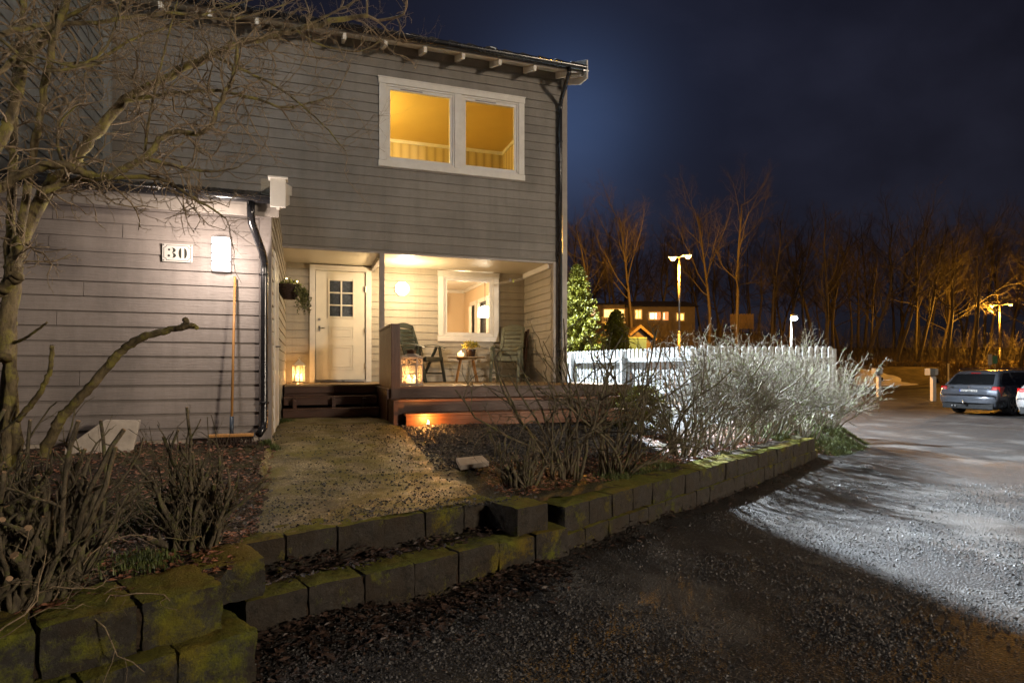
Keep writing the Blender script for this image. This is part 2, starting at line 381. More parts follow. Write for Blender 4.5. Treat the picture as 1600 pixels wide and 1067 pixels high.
def gz(x, y):
    """height of the raised garden"""
    s = y - edge(x)
    wallm = ss(1.5, 3.0, x)
    base = -1.015 - .07 * wallm + (.275 + .05 * wallm) * ss(.2, 4.2 - .9 * wallm, s)
    h = base + lump(x, y, .018)
    f = (1 - ss(9.6, 11.5, x)) * (1 - ss(17, 23, y))
    if x > 7.515: f *= ss(-.05, 1.5, s)
    return -1.56 + (h + 1.56) * f
def dz(x, y):
    """height of the driveway"""
    d = edge(x) - y
    h = -1.5 + .012 * noise.noise(V((x * .9, y * .9, 1))) + .006 * noise.noise(V((x * 4, y * 4, 1)))
    if -8 < x < 8: h += (.10 if x < 3 else .10 - .06 * ss(3, 5, x)) * math.exp(-max(0, d - .55) / .28) * (.8 + (.8 if x < 3 else .4) * noise.noise(V((x * 2.2, y * 2.2, 5))))
    h += .07 * ss(5, 8, x) * (1 - ss(0, 2, d))
    return h
def nonuni(a, b, near, fine, coarse):
    out = [a]; x = a
    while x < b:
        d = max(0, max(near[0] - x, x - near[1])); x += fine + d * coarse; out.append(min(x, b))
    return out
def sheet(xs, ys, fz):
    mb = MB(); ny = len(ys)
    for x in xs:
        for y in ys: mb.v.append((x, y, fz(x, y)))
    for i in range(len(xs) - 1):
        for j in range(ny - 1): a = i * ny + j; mb.f.append((a, a + ny, a + ny + 1, a + 1))
    return mb
sheet(nonuni(-60, 320, (-2, 9), .09, .07), nonuni(-60, 400, (1, 8), .09, .07), dz).build('driveway', M['drive'], smooth=True, kind='structure')
mb = MB(); xs = nonuni(-9, 12.6, (-3, 9), .055, .03); NY = 130
for x in xs:
    e = edge(x)
    for j in range(NY + 1): y = e + (24 - e) * (j / NY) ** 1.8; mb.v.append((x, y, gz(x, y)))
for i in range(len(xs) - 1):
    for j in range(NY): a = i * (NY + 1) + j; mb.f.append((a, a + NY + 1, a + NY + 2, a + 1))
mb.build('garden_ground', M['soil'], smooth=True, kind='structure')
# front path between the steps and the door
PR = [(3.9, 1.30), (5.2, 1.42), (6.7, 1.36), (7.7, 1.16), (8.9, 1.02), (9.4, 1.0)]; PL = [(3.9, -.34), (5, -.33), (6.4, -.40), (9.4, -.40)]
mb = MB()
def pf(u, v):
    y = 3.86 + (9.42 - 3.86) * v; xl = lerp_pts(PL, y) + (.13 * noise.noise(V((0, y * 2.2, 9))) + .06 * noise.noise(V((0, y * 8, 9))) if y < 6.9 else 0); xr = lerp_pts(PR, y) + .13 * noise.noise(V((4, y * 2.5, 9))) + .06 * noise.noise(V((4, y * 9, 9)))
    x = xl + (xr - xl) * u; y += .375 * (x + .3) * (1 - v)
    return (x, y, gz(x, y) + .022 * min(1, 12 * u, 12 * (1 - u)) - .004)
mb.grid(pf, 60, 160); mb.build('garden_path', M['path'], smooth=True, kind='structure')
# gravel strip along the deck and pale gravel yard beside the house
M['gravel'] = gravel_mat('dark_gravel', [(.014, .013, .012), (.035, .032, .030), (.08, .075, .07), (.15, .14, .13)], 48, .3, False, 1.2, .02)
M['yard'] = gravel_mat('grey_gravel', [(.03, .03, .03), (.08, .08, .08), (.16, .16, .155), (.25, .25, .24)], 48, .3, False, 1.2, .02)
mb = MB()
def gf(u, v):
    x = 1.2 + 3.1 * u; y0 = 5.7 + .34 * (x - 1.2) + .2 * noise.noise(V((x * 1.3, 0, 2))); y = y0 + (8.6 - y0) * v
    return (x, y, gz(x, y) + .012 * min(1, 8 * v))
mb.grid(gf, 60, 50); mb.build('gravel_strip', M['gravel'], smooth=True, kind='structure')
mb = MB()
def gf2(u, v):
    x = 4.0 + 3.2 * u; y0 = 7.5 + .5 * (x - 4.4) + .15 * noise.noise(V((x * 1.3, 0, 2))); y = y0 + (17 - y0) * v
    return (x, y, gz(x, y) + .013 * min(1, 8 * v, 8 * u))
mb.grid(gf2, 40, 60); mb.build('gravel_yard', M['yard'], smooth=True, kind='structure')
# far slope
def hz(a, t):
    l = -1.54 + 5.2 * ss(33, 62, t); r = -1.54 + 1.7 * ss(50, 56.5, t) + 3 * ss(56, 95, t)
    k = ss(.38, .58, a); return l + (r - l) * k + .25 * noise.noise(V((a * 9, t * .25, 0))) * ss(46, 58, t)
mb = MB()
def hf(u, v):
    a = -1.3 + 3.3 * u; t = 33 + 140 * v ** 1.5; p = FW * t + RT * (a * t); return (p.x, p.y, hz(a, t))
mb.grid(hf, 120, 70)
M['slope'] = simple('dead_grass_slope', (.085, .06, .03), .9, var=.6, scale=1.5, bump=.02)
mb.build('hillside', M['slope'], smooth=True, kind='structure')

# ================================================================ RETAINING WALLS AND STEPS
def block(mb, c0, u, n, L, dep, z0, z1, g, amp=.015, res=.032):
    """one rough concrete block: front-bottom corner c0 (2D), along u, depth along n"""
    u = V((*u, 0)); n = V((*n, 0)); o = V((c0[0], c0[1], z0)); H = z1 - z0
    j = lambda a: g.uniform(-a, a)
    tw = j(.008); u2 = u + n * tw; n2 = n - u * tw; o = o + n * j(.006) + V((0, 0, j(.006)))
    seed = V((g.random() * 50, g.random() * 50, g.random() * 50)); rr = .013
    ru, rn, rh = max(2, int(L / res)), max(2, int(dep / res)), max(2, int(H / res))
    def P(a, b, c):
        # rounded box corner shrink
        p = V((a * L, b * dep, c * H)); q = V((min(max(p.x, rr), L - rr), min(max(p.y, rr), dep - rr), min(max(p.z, rr), H - rr)))
        d = p - q
        if d.length > 1e-6: p = q + d.normalized() * min(d.length, rr)
        w = o + u2 * p.x + n2 * p.y + V((0, 0, p.z))
        k = (d.normalized() if d.length > 1e-6 else V((0, 0, 0)))
        nn = (u2 * k.x + n2 * k.y + V((0, 0, k.z)))
        s = noise.noise(w * 6 + seed) * amp + noise.noise(w * 17 + seed) * amp * .6 + noise.noise(w * 40 + seed) * amp * .25
        return w + nn * s
    def face(f, nu, nv): mb.grid(f, nu, nv)
    face(lambda s, t: P(s, 0, t), ru, rh); face(lambda s, t: P(1 - s, 1, t), ru, rh)
    face(lambda s, t: P(s, t, 1), ru, rn); face(lambda s, t: P(s, 1 - t, 0), ru, rn)
    face(lambda s, t: P(0, 1 - s, t), rn, rh); face(lambda s, t: P(1, s, t), rn, rh)
def course(p0, ang, n_, L, dep, z0, z1, g, gap=.007, right=True, dzs=0):
    mb = MB(); u = (math.cos(R(ang)), math.sin(R(ang))); n = (-u[1], u[0])
    for i in range(n_):
        s = i * L; block(mb, (p0[0] + u[0] * s, p0[1] + u[1] * s), u, n, L - gap, dep, z0 + dzs * i, z1 + dzs * i, g)
    return mb
g = random.Random(3)
def joint(p0, ang, L, z0, z1, dep=.30, rec=.022):
    u = V((math.cos(R(ang)), math.sin(R(ang)), 0)); n = V((-u.y, u.x, 0)); o = V((p0[0], p0[1], z0)) + n * rec + u * .02; e = u * (L - .04); d = n * (dep - rec - .04); h = V((0, 0, z1 - z0 - .02))
    return MB().hexa([o, o + e, o + e + d, o + d, o + h, o + e + h, o + e + d + h, o + d + h])
rw = empty('retaining_wall', (4.7, 5.9, -1.5), label='long mossy concrete block wall holding up the hedge bed along the driveway', cat='retaining wall')
course((1.889, 4.324), 29.4, 19, .340, .34, -1.275, -1.068, g, .006, dzs=-.0015).build('upper_course', M['stone'], rw, smooth=True)
course((1.83, 4.27), 29.4, 20, .333, .34, -1.62, -1.279, g, .006).build('lower_course', M['stone'], rw, smooth=True)
st = empty('stone_steps', (.7, 3.9, -1.5), label='two mossy concrete block steps leading up from the driveway to the path', cat='steps')
course((-.42, 3.765), 20.6, 6, .322, .28, -1.215, -1.0, g, .006).build('upper_step', M['stone'], st, smooth=True)
course((-.30, 3.405), 20.6, 7, .332, .26, -1.56, -1.2, g, .006).build('lower_step', M['stone'], st, smooth=True)
joint((1.889, 4.324), 29.4, 6.46, -1.27, -1.085).build('upper_joint_soil', M['soil'], rw)
joint((1.83, 4.27), 29.4, 6.6, -1.6, -1.29).build('lower_joint_soil', M['soil'], rw)
joint((-.42, 3.765), 20.6, 1.93, -1.21, -1.0, .26).build('upper_joint_soil', M['soil'], st)
joint((-.30, 3.405), 20.6, 2.32, -1.55, -1.2, .25).build('lower_joint_soil', M['soil'], st)
mb = MB(); u = (math.cos(R(20.6)), math.sin(R(20.6))); n = (-u[1], u[0])
def tf(a, b): x = -.30 + u[0] * 2.0 * a + n[0] * (.2 + .25 * b); y = 3.405 + u[1] * 2.0 * a + n[1] * (.2 + .25 * b); return (x, y, -1.207 + lump(x, y, .012))
mb.grid(tf, 40, 8).build('tread_soil', M['soil'], st, smooth=True)
mb = MB(); block(mb, (-.50, 3.335), u, n, .31, .42, -1.205, -.995, g)
mb.build('left_cheek_block', M['stone_moss'], st, smooth=True)
mb = MB(); block(mb, (1.405, 4.062), u, n, .30, .40, -1.195, -.992, g)
mb.build('right_cheek_block', M['stone'], st, smooth=True)
lw = empty('low_wall', (-1.6, 2.4, -1.5), label='thickly mossed low block wall in the left foreground beside the steps', cat='retaining wall')
ang = 27.1; u = (math.cos(R(ang)), math.sin(R(ang))); n = (-u[1], u[0])
mb = MB()
for i in range(9): s = (i + 1) * .345; block(mb, (-.354 - u[0] * s, 3.085 - u[1] * s), u, n, .335, .40, -1.20, -.985, g, .02, .03)
mb.build('upper_course', M['stone_moss'], lw, smooth=True)
mb = MB()
for i in range(9): s = (i + 1) * .345; block(mb, (-.215 - u[0] * s, 3.075 - u[1] * s), u, n, .335, .38, -1.62, -1.21, g, .02, .03)
mb.build('lower_course', M['stone_moss'], lw, smooth=True)

joint((-.354 - u[0] * 3.40, 3.085 - u[1] * 3.40), 27.1, 3.38, -1.19, -1.0, .36, .03).build('upper_joint_soil', M['soil'], lw)
joint((-.215 - u[0] * 3.40, 3.075 - u[1] * 3.40), 27.1, 3.38, -1.6, -1.22, .36, .03).build('lower_joint_soil', M['soil'], lw)
# ================================================================ LITTER, PEBBLES, GRASS (nobody could count them)
def scatter(name, m, N, pos, leaf, seed, label, cat, **kw):
    g = random.Random(seed); mb = MB(); k = 0
    while k < N:
        p = pos(g)
        if p is None: continue
        k += 1; leaf(mb, V(p), g)
    o = mb.build(name, m, **kw); tag(o, label, cat, kind='stuff'); return o
def f_leaf(smin=.012, smax=.032, curl=.6):
    def f(mb, p, g):
        L = g.uniform(smin, smax); w = L * g.uniform(.45, .8); a = g.random() * 6.28; d = V((math.cos(a), math.sin(a), g.uniform(-.3, .5) * curl)).normalized()
        s = d.cross(V((g.gauss(0, .35), g.gauss(0, .35), 1))).normalized(); up = s.cross(d); c = g.uniform(.1, .5) * curl * L
        p = p + V((0, 0, .006 + .012 * g.random()))
        mb.add([p - d * L, p - s * w * .8 + up * c - d * L * .1, p + up * -.1 * c, p + s * w * .8 + up * c - d * L * .1, p + d * L * 1.05 + up * c * .5, p - s * w * .5 + d * L * .55 + up * c * .6, p + s * w * .5 + d * L * .55 + up * c * .6],
               [(0, 1, 2), (0, 2, 3), (1, 5, 2), (3, 2, 6), (2, 5, 4), (2, 4, 6)])
    return f
def f_peb(a=.006, b=.016):
    O = [(1, 0, 0), (-1, 0, 0), (0, 1, 0), (0, -1, 0), (0, 0, 1)]
    def f(mb, p, g):
        r = g.uniform(a, b) * (1 if g.random() < .9 else 1.6); M_ = Matrix.Rotation(g.random() * 6.28, 3, 'Z') @ Matrix.Rotation(g.gauss(0, .4), 3, 'X')
        vs = []
        for (x, y, z) in ((1, 0, 0), (.3, .9, -.1), (-.8, .5, .1), (-.75, -.6, 0), (.35, -.85, .05)):
            vs.append(p + M_ @ V((x * r * g.uniform(.8, 1.2), y * r * g.uniform(.7, 1.1), z * r)))
        for (x, y) in ((.4, .2), (-.35, .3), (-.1, -.45)): vs.append(p + M_ @ V((x * r, y * r, r * g.uniform(.5, .85))))
        mb.add(vs, [(0, 1, 5), (1, 2, 6, 5), (2, 3, 6), (3, 4, 7), (3, 7, 6), (4, 0, 5, 7), (5, 6, 7)])
    return f
def f_blade(hmin, hmax, lean=.5, w=.004):
    def f(mb, p, g):
        h = g.uniform(hmin, hmax); a = g.random() * 6.28; d = V((math.cos(a), math.sin(a), 0)); s = V((-d.y, d.x, 0)) * w; l = g.uniform(.1, 1) * lean
        q = p + V((0, 0, h * .6)) + d * h * l * .35; r_ = p + V((0, 0, h * (1 - .3 * l))) + d * h * l
        mb.add([p - s, p + s, q + s * .7, q - s * .7, r_], [(0, 1, 2, 3), (3, 2, 4)])
    return f
def in_soil(g):    # left bed and soil beside the path
    x = g.uniform(-3.2, -.30); e = edge(x); y = e + g.random() ** 1.4 * (6.7 - e) + .1
    return (x, y, gz(x, y) + .004)
def in_bed(g):     # hedge bed behind the long wall
    x = g.uniform(1.45, 8.2); y = edge(x) + .22 + 1.3 * g.random() ** 1.2
    return (x, y, gz(x, y) + .004)
def in_tread(g):
    a = g.random(); b = g.random(); u = (math.cos(R(20.6)), math.sin(R(20.6))); n = (-u[1], u[0])
    if g.random() < .45 and a > .5: return None
    x = -.24 + u[0] * 1.85 * a + n[0] * (.12 + .25 * b); y = 3.41 + u[1] * 1.85 * a + n[1] * (.12 + .25 * b); return (x, y, -1.198 + .02 * g.random() + (.05 * (b > .6) * (a < .4)) * g.random())
def in_foot(g):    # foot of the steps and walls on the driveway side
    x = g.uniform(-1.2, 7.6) if g.random() < .35 else g.uniform(-.35, 1.7)
    d = abs(g.gauss(0, .22)); 
    if -.25 < x < 1.75: y = 3.40 + .376 * (x + .30) - d - .02
    elif x <= -.25: y = edge(x) - .18 - d
    else: y = edge(x) - .2 - d * .8
    return (x, y, dz(x, y) + .035 * math.exp(-d * 6) * g.random())
def in_path(g):
    y = 4 + 4.0 * g.random() ** 1.6; x = g.uniform(-.5, 1.7)
    if noise.noise(V((x * 2, y * 2, 4))) + g.uniform(-.6, .6) < 0: return None
    return (x, y + .375 * (x + .3) * .5, gz(x, y + .375 * (x + .3) * .5) + .02)
def in_strip(g):
    x = g.uniform(1.15, 4.2); y0 = 5.6 + .34 * (x - 1.2); y = y0 + (7.95 - y0) * g.random(); return (x, y, gz(x, y) + .018)
def in_drive(g):
    t = 2.4 + 5.5 * g.random() ** 1.3; a = g.uniform(-.5, .95); p = FW * t + RT * a * t
    if p.y > edge(p.x) - .5: return None
    k = noise.noise(V((p.x * 1.1, p.y * 1.1, 8))) * 1.5
    if k + g.uniform(-.5, .6) < 0: return None
    return (p.x, p.y, dz(p.x, p.y) + .001)
scatter('leaf_litter', M['litter'], 9000, in_soil, f_leaf(.010, .026), 11, 'brown fallen leaves covering the soil left of the path', 'fallen leaves')
scatter('leaf_litter', M['litter'], 6500, in_bed, f_leaf(.012, .03), 12, 'fallen leaves under the pruned shrubs behind the long wall', 'fallen leaves')
scatter('leaf_litter', M['litterdark'], 420, in_tread, f_leaf(.014, .036, .7), 13, 'wet dark leaves lying on the lower stone step', 'fallen leaves')
scatter('leaf_litter', M['litterdark'], 2600, in_foot, f_leaf(.010, .032, .6), 14, 'wet leaves heaped at the foot of the steps and walls', 'fallen leaves')
scatter('loose_pebbles', M['pebble'], 2600, in_path, f_peb(.004, .011), 15, 'small dark pebbles strewn over the mossy path', 'pebbles')
scatter('loose_pebbles', M['pebble'], 9000, in_strip, f_peb(.007, .016), 16, 'dark gravel stones in front of the wooden deck', 'gravel')
scatter('loose_gravel', M['pebble'], 19000, in_drive, f_peb(.004, .011), 17, 'loose gravel grains on the dark driveway', 'gravel')
def in_verge(g):
    x = g.uniform(6.6, 11.2); y = edge(x) + .02 + g.random() ** 1.3 * 1.8
    if x < 7.53: y = edge(x) + .15 + g.random() * .9
    if noise.noise(V((x * 1.5, y * 1.5, 2))) < -.25: return None
    return (x, y, gz(x, y) - .004)
scatter('grass_verge', M['grass'], 26000, in_verge, f_blade(.03, .09, .9, .004), 18, 'short wet grass on the bank at the end of the long wall', 'grass')
def in_tuft(g):
    cx, cy, r = g.choice([(2.9, 5.35, .22), (3.3, 5.6, .25), (3.7, 5.75, .2), (-.35, 6.6, .08), (-.3, 8.9, .1), (5.1, 6.35, .2), (-.95, 4.3, .3), (-.8, 3.55, .15), (3.0, 4.55, .2)])
    x = cx + g.gauss(0, r * .5); y = cy + g.gauss(0, r * .5)
    if y - edge(x) < .15: return None
    return (x, y, gz(x, y) if y > edge(x) else dz(x, y))
scatter('grass_tufts', M['grass'], 5200, in_tuft, f_blade(.02, .075, .9, .003), 19, 'small green grass tufts growing in the soil', 'grass')
# ================================================================ HOUSE
PIT = .147
def siding(mb, P, u, n, s0, s1, z0, z1, g, thick=.12, zref=0.0, joints=True, pit=PIT):
    """lap boards on a backing; P 2D base, u along, n outward"""
    U = V((*u, 0)); Nn = V((*n, 0)); B = V((*P, 0))
    def pt(s, o, z): return B + U * s + Nn * o + V((0, 0, z))
    mb.hexa([pt(s0, -thick, z0), pt(s1, -thick, z0), pt(s1, 0, z0), pt(s0, 0, z0), pt(s0, -thick, z1), pt(s1, -thick, z1), pt(s1, 0, z1), pt(s0, 0, z1)])
    k = math.floor((z0 - zref) / pit)
    while zref + k * pit < z1:
        zb = zref + k * pit; zt = zb + pit - .009; k += 1
        a = max(zb, z0 + .001); b = min(zt, z1 - .001)
        if b - a < .006: continue
        oa = .024 - .013 * (a - zb) / pit; ob = .024 - .013 * (b - zb) / pit
        cuts = [s0 + .001]
        if joints and s1 - s0 > 1.5:
            gg = random.Random(int(k * 7919 + s0 * 13)); s = s0 + gg.uniform(.8, 3.6)
            while s < s1 - .5: cuts.append(s); s += gg.uniform(2.6, 4.4)
        cuts.append(s1 - .001)
        for i in range(len(cuts) - 1):
            c0 = cuts[i] + (.0022 if i else 0); c1 = cuts[i + 1] - (.0022 if i < len(cuts) - 2 else 0)
            mb.add([pt(c0, oa, a), pt(c1, oa, a), pt(c1, ob, b), pt(c0, ob, b), pt(c0, .0005, a), pt(c1, .0005, a), pt(c1, .0005, b), pt(c0, .0005, b)],
                   [(0, 1, 2, 3), (4, 5, 1, 0), (3, 2, 6, 7), (4, 0, 3, 7), (1, 5, 6, 2)])
g = random.Random(5)
house = empty('house', (1.0, 10, -.75), label='brown timber house with lit upstairs window and open porch', cat='house')
XC = 4.39; SZ = 1.885; sl = math.tan(R(22))
fw = MB()
for r_ in ((-2.72, 1.19, SZ, 5.12), (3.49, 4.28, SZ, 5.12), (1.19, 3.49, SZ, 3.36), (1.19, 3.49, 4.61, 5.12)): siding(fw, (0, 10), (1, 0), (0, -1), *r_, g)
fw.build('front_wall', M['siding'], house)
fw = MB()
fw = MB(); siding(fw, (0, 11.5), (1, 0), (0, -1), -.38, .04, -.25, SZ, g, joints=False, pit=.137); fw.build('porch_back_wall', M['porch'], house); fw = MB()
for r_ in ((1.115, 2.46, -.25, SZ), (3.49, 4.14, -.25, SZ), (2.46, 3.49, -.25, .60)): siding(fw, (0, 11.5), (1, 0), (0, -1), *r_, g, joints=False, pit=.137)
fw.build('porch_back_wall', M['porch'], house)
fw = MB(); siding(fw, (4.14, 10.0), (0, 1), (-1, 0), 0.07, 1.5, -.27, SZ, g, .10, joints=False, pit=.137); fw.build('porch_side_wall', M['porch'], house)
sw = MB(); siding(sw, (XC - .02, 10.0), (0, 1), (1, 0), .1, 8, -.9, 5.4, g, .09); sw.build('side_wall', M['siding'], house)
tr = MB()
tr.box(4.285, 4.395, 9.965, 10.085, -.95, 5.15)                       # corner board
tr.box(4.13, 4.282, 9.975, 10.068, -.4, SZ - .004)                   # porch wall end board
tr.build('corner_board', M['trim'], house, bevel=.004)
MB().box(-.37, 4.30, 9.985, 10.05, SZ - .028, SZ - .001).build('porch_beam_trim', M['trim'], house)
s_ = MB(); s_.box(-.375, 4.137, 10.055, 11.62, SZ - .003, SZ + .05); s_.build('porch_ceiling', M['soffit'], house)
MB().box(1.105, 1.185, 9.985, 10.065, -.25, SZ - .03).build('porch_post', M['trim'], house, bevel=.004)
MB().box(1.11, 1.18, 10.07, 11.47, SZ - .10, SZ - .006).build('ceiling_joist', M['trim'], house, bevel=.004)
MB().box(4.075, 4.125, 10.09, 11.45, SZ - .10, SZ - .006).build('side_trim', M['white'], house, bevel=.003)
# back and hidden sides, upper floor slab
bk = MB(); bk.box(-2.7, 4.3, 17.9, 18, -.9, 6.12); bk.box(-2.7, 4.28, 10.01, 10.12, 5.121, 5.262); bk.box(-2.72, -2.62, 10.13, 18, -.9, 6); bk.box(-2.6, 4.28, 11.63, 17.9, 2.28, 2.40); bk.box(-2.6, 4.28, 10.13, 11.62, SZ + .06, SZ + .16)
bk.prism([(4.27, 10.13, 5.0), (4.27, 17.9, 5.0), (4.27, 17.9, 5.9), (4.27, 14.76, 5.0 + sl * 5.3), (4.27, 10.13, 5.0 + sl * .7)], (.09, 0, 0)); bk.prism([(-2.7, 10.13, 5.0), (-2.7, 17.9, 5.0), (-2.7, 17.9, 5.9), (-2.7, 14.76, 5.0 + sl * 5.3), (-2.7, 10.13, 5.0 + sl * .7)], (.09, 0, 0)); bk.build('rear_wall', M['trim'], house)
# roof: wavy tiles rising to the back
rf = MB(); sl = math.tan(R(22))
def rfn(u, v):
    x = -3.0 + 7.50 * u; y = 9.36 + 5.4 * v; w = .028 * math.sin(x * 2 * math.pi / .30) + .012 * math.sin(x * 4 * math.pi / .3 + 1)
    return (x, y, 5.13 + w + sl * (y - 9.36) - .022 * ((v * 16) % 1))
rf.grid(rfn, 260, 64)
def rfe(u, v): p = rfn(u, 0); return (p[0], p[1] + .004 * v, p[2] - .05 * v)
rf.grid(rfe, 260, 1)
def rb(u, v): x = -3.0 + 7.50 * u; y = 14.76 + 3.6 * v; return (x, y, 5.13 + sl * 5.4 - sl * .9 * (y - 14.76))
rf.grid(rb, 4, 2)
roof = rf.build('roof', M['tile'], house)
ud = MB(); ud.prism([(-2.98, 9.42, 5.05), (-2.98, 14.7, 5.05 + sl * 5.28), (-2.98, 14.7, 5.02 + sl * 5.28), (-2.98, 9.42, 5.02)], (7.37, 0, 0))
ud.build('eave_boarding', M['soft'], roof)
fb = MB(); fb.box(-2.98, 4.45, 9.40, 9.425, 5.02, 5.10); fb.build('fascia', M['trim'], roof)
for k in range(12):
    x = 4.19 - .61 * k; r_ = MB(); r_.prism([(x - .024, 9.43, 4.93), (x - .024, 9.43, 5.018), (x - .024, 9.97, 5.018 + sl * .54), (x - .024, 9.97, 4.93 + sl * .54 - .02)], (.048, 0, 0)); r_.build('rafter_tail', M['soft'], roof)
br = MB(); br.prism([(4.455, 9.30, 4.88), (4.455, 9.30, 5.19), (4.455, 14.7, 5.19 + sl * 5.4), (4.455, 14.7, 4.95 + sl * 5.4), (4.455, 9.6, 4.90)], (.028, 0, 0))
br.prism([(4.397, 9.43, 4.96), (4.397, 9.43, 5.01), (4.397, 14.5, 5.01 + sl * 5.07), (4.397, 14.5, 4.96 + sl * 5.07)], (.056, 0, 0)); br.build('bargeboard', M['white'], roof, bevel=.003)
def gutter(parent, x0, x1, y, z, r, m):
    gt = MB()
    def gf_(u, v): a = math.pi * (1 + v); return (x0 + (x1 - x0) * u, y + r * math.cos(a), z + r * math.sin(a))
    def gi_(u, v): a = math.pi * (2 - v); return (x0 + (x1 - x0) * u, y + (r - .006) * math.cos(a), z + (r - .006) * math.sin(a))
    gt.grid(gf_, 4, 14); gt.grid(gi_, 4, 14)
    gt.tube([(x0, y - r, z), (x1, y - r, z)], .008, 6)
    for xe in (x0, x1): gt.prism([(xe, y + r * math.cos(math.pi * (1 + k / 10)), z + r * math.sin(math.pi * (1 + k / 10))) for k in range(11)], (.006, 0, 0))
    return gt.build('gutter', m, parent, smooth=True)
gut = gutter(roof, -2.95, 4.45, 9.335, 5.075, .062, M['black'])
pp = MB(); pp.tube([(4.15, 9.335, 5.03), (4.15, 9.335, 4.93), (4.155, 9.38, 4.90), (4.22, 9.82, 4.72), (4.235, 9.90, 4.66), (4.235, 9.915, 4.55), (4.235, 9.915, -.6)], .038, 12)
for z in (4.0, 2.0, .3): pp.lathe((4.235, 9.915, z), [(.039, -.015), (.046, -.012), (.046, .012), (.039, .015)], 12); pp.box(4.20, 4.27, 9.915, 9.975, z - .01, z + .01)
pp.build('downpipe', M['black'], house, smooth=True)
pp = MB(); pp.tube([(4.40, 9.335, 5.02), (4.50, 9.335, 5.02)], .03, 10); pp.build('gutter_end', M['black'], roof)

# --- windows
def window(parent, X0, X1, Z0, Z1, Y, bars, sash=.05, trim=.105, two=False, vent=False):
    w = MB()
    w.box(X0, X0 + trim, Y - .047, Y - .018, Z0 + .10, Z1 - .10); w.box(X1 - trim, X1, Y - .047, Y - .018, Z0 + .10, Z1 - .10)
    w.box(X0 - .012, X1 + .012, Y - .05, Y - .018, Z1 - .098, Z1); w.box(X0 - .012, X1 + .012, Y - .05, Y - .018, Z0, Z0 + .098)
    fr = w.build('window', M['white'], parent, bevel=.003)
    MB().box(X0 - .02, X1 + .02, Y - .062, Y - .051, Z1 - .015, Z1 + .006).build('head_trim', M['white'], fr)
    a, b, c, d = X0 + trim, X1 - trim, Z0 + .10, Z1 - .10
    lights = [(a, b)] if not bars else [(a, bars - .065), (bars + .065, b)]
    if bars: MB().box(bars - .065, bars + .065, Y - .047, Y + .05, c, d).build('mullion', M['white'], fr, bevel=.003)
    for (p, q) in lights:
        e = MB(); dp = .10
        for (i, (t_, y0, y1)) in enumerate(((.028, Y - .03, Y + dp), (.075, Y - .012, Y + .05))):
            o = 0 if i == 0 else .028
            e.box(p + o, p + t_, y0, y1, c + t_, d - t_); e.box(q - t_, q - o, y0, y1, c + t_, d - t_)
            e.box(p + o, q - o, y0, y1, d - t_, d - o); e.box(p + o, q - o, y0, y1, c + o, c + t_)
        s = e.build('sash', M['white'], fr, bevel=.004)
        if vent: v = MB(); v.box(p + .24, p + .60, Y - .024, Y - .013, d - .062, d - .046); v.build('trickle_vent', M['trim'], fr)
        MB().box(p + .055, q - .055, Y - .0, Y + .006, c + .055, d - .055).build('pane', M['glass'], fr)
    return fr
window(house, 1.095, 3.58, 3.26, 4.70, 10, 2.40, two=True, vent=True)
window(house, 2.37, 3.58, .52, 1.865, 11.5, None)

# --- front door
dr = MB()
for (a, b, c, d) in ((.037, .135, -.25, 1.86), (1.02, 1.118, -.25, 1.86), (.135, 1.02, 1.765, 1.86)): dr.box(a, b, 11.44, 11.60, c, d)
fr = dr.build('door_frame', M['white'], house, bevel=.003)
dl = MB()
X0, X1, Z0, Z1 = .145, 1.01, -.205, 1.758; gx0, gx1, gz0, gz1 = .37, .80, .93, 1.60
for (a, b, c, d) in ((X0, gx0, Z0, Z1), (gx1, X1, Z0, Z1), (gx0, gx1, gz1, Z1), (gx0, gx1, Z0, gz0)): dl.box(a, b, 11.475, 11.53, c, d)
door = dl.build('door', M['cream'], house)
dd = MB()
for (a, b, c, d) in ((.37, .80, .53, .76), (.37, .80, -.02, .43)):
    for o in (0, .045):
        a1, b1, c1, d1 = a + o, b - o, c + o, d - o
        for (p, q, r_, s) in ((a1, b1, d1 - .012, d1), (a1, b1, c1, c1 + .012), (a1, a1 + .012, c1 + .012, d1 - .012), (b1 - .012, b1, c1 + .012, d1 - .012)): dd.box(p, q, 11.466, 11.474, r_, s)
dd.build('door_moulding', M['cream'], door, bevel=.002)
ww = MB()
for (a, b, c, d) in ((gx0 - .02, gx0 + .012, gz0 - .02, gz1 + .02), (gx1 - .012, gx1 + .02, gz0 - .02, gz1 + .02), (gx0 + .012, gx1 - .012, gz1 - .012, gz1 + .02), (gx0 + .012, gx1 - .012, gz0 - .02, gz0 + .012), (.571, .599, gz0 + .012, gz1 - .012)): ww.box(a, b, 11.462, 11.50, c, d)
for z in (1.145, 1.37): ww.box(gx0 + .012, .571, 11.463, 11.50, z - .012, z + .012); ww.box(.599, gx1 - .012, 11.463, 11.50, z - .012, z + .012)
ww.build('glazing_bars', M['cream'], door, bevel=.003)
MB().box(gx0 + .001, gx1 - .001, 11.505, 11.512, gz0 + .001, gz1 - .001).build('dark_glazing', M['darkglass'], door)
hd = MB(); hd.tube([(.205, 11.475, .72), (.205, 11.43, .72), (.30, 11.425, .725)], .011, 8); hd.box(.19, .22, 11.466, 11.474, .67, .77); MB().tube([(.205, 11.475, .88), (.205, 11.45, .88)], .022, 12).build('lock', M['metal'], door)
hd.build('handle', M['metal'], door, smooth=False)
for z in (1.45, .7, .05): MB().tube([(1.015, 11.435, z - .05), (1.015, 11.435, z + .05)], .011, 8).build('hinge', M['metal'], door)
MB().box(.135, 1.02, 11.42, 11.56, -.248, -.212).build('threshold', M['metal'], house)

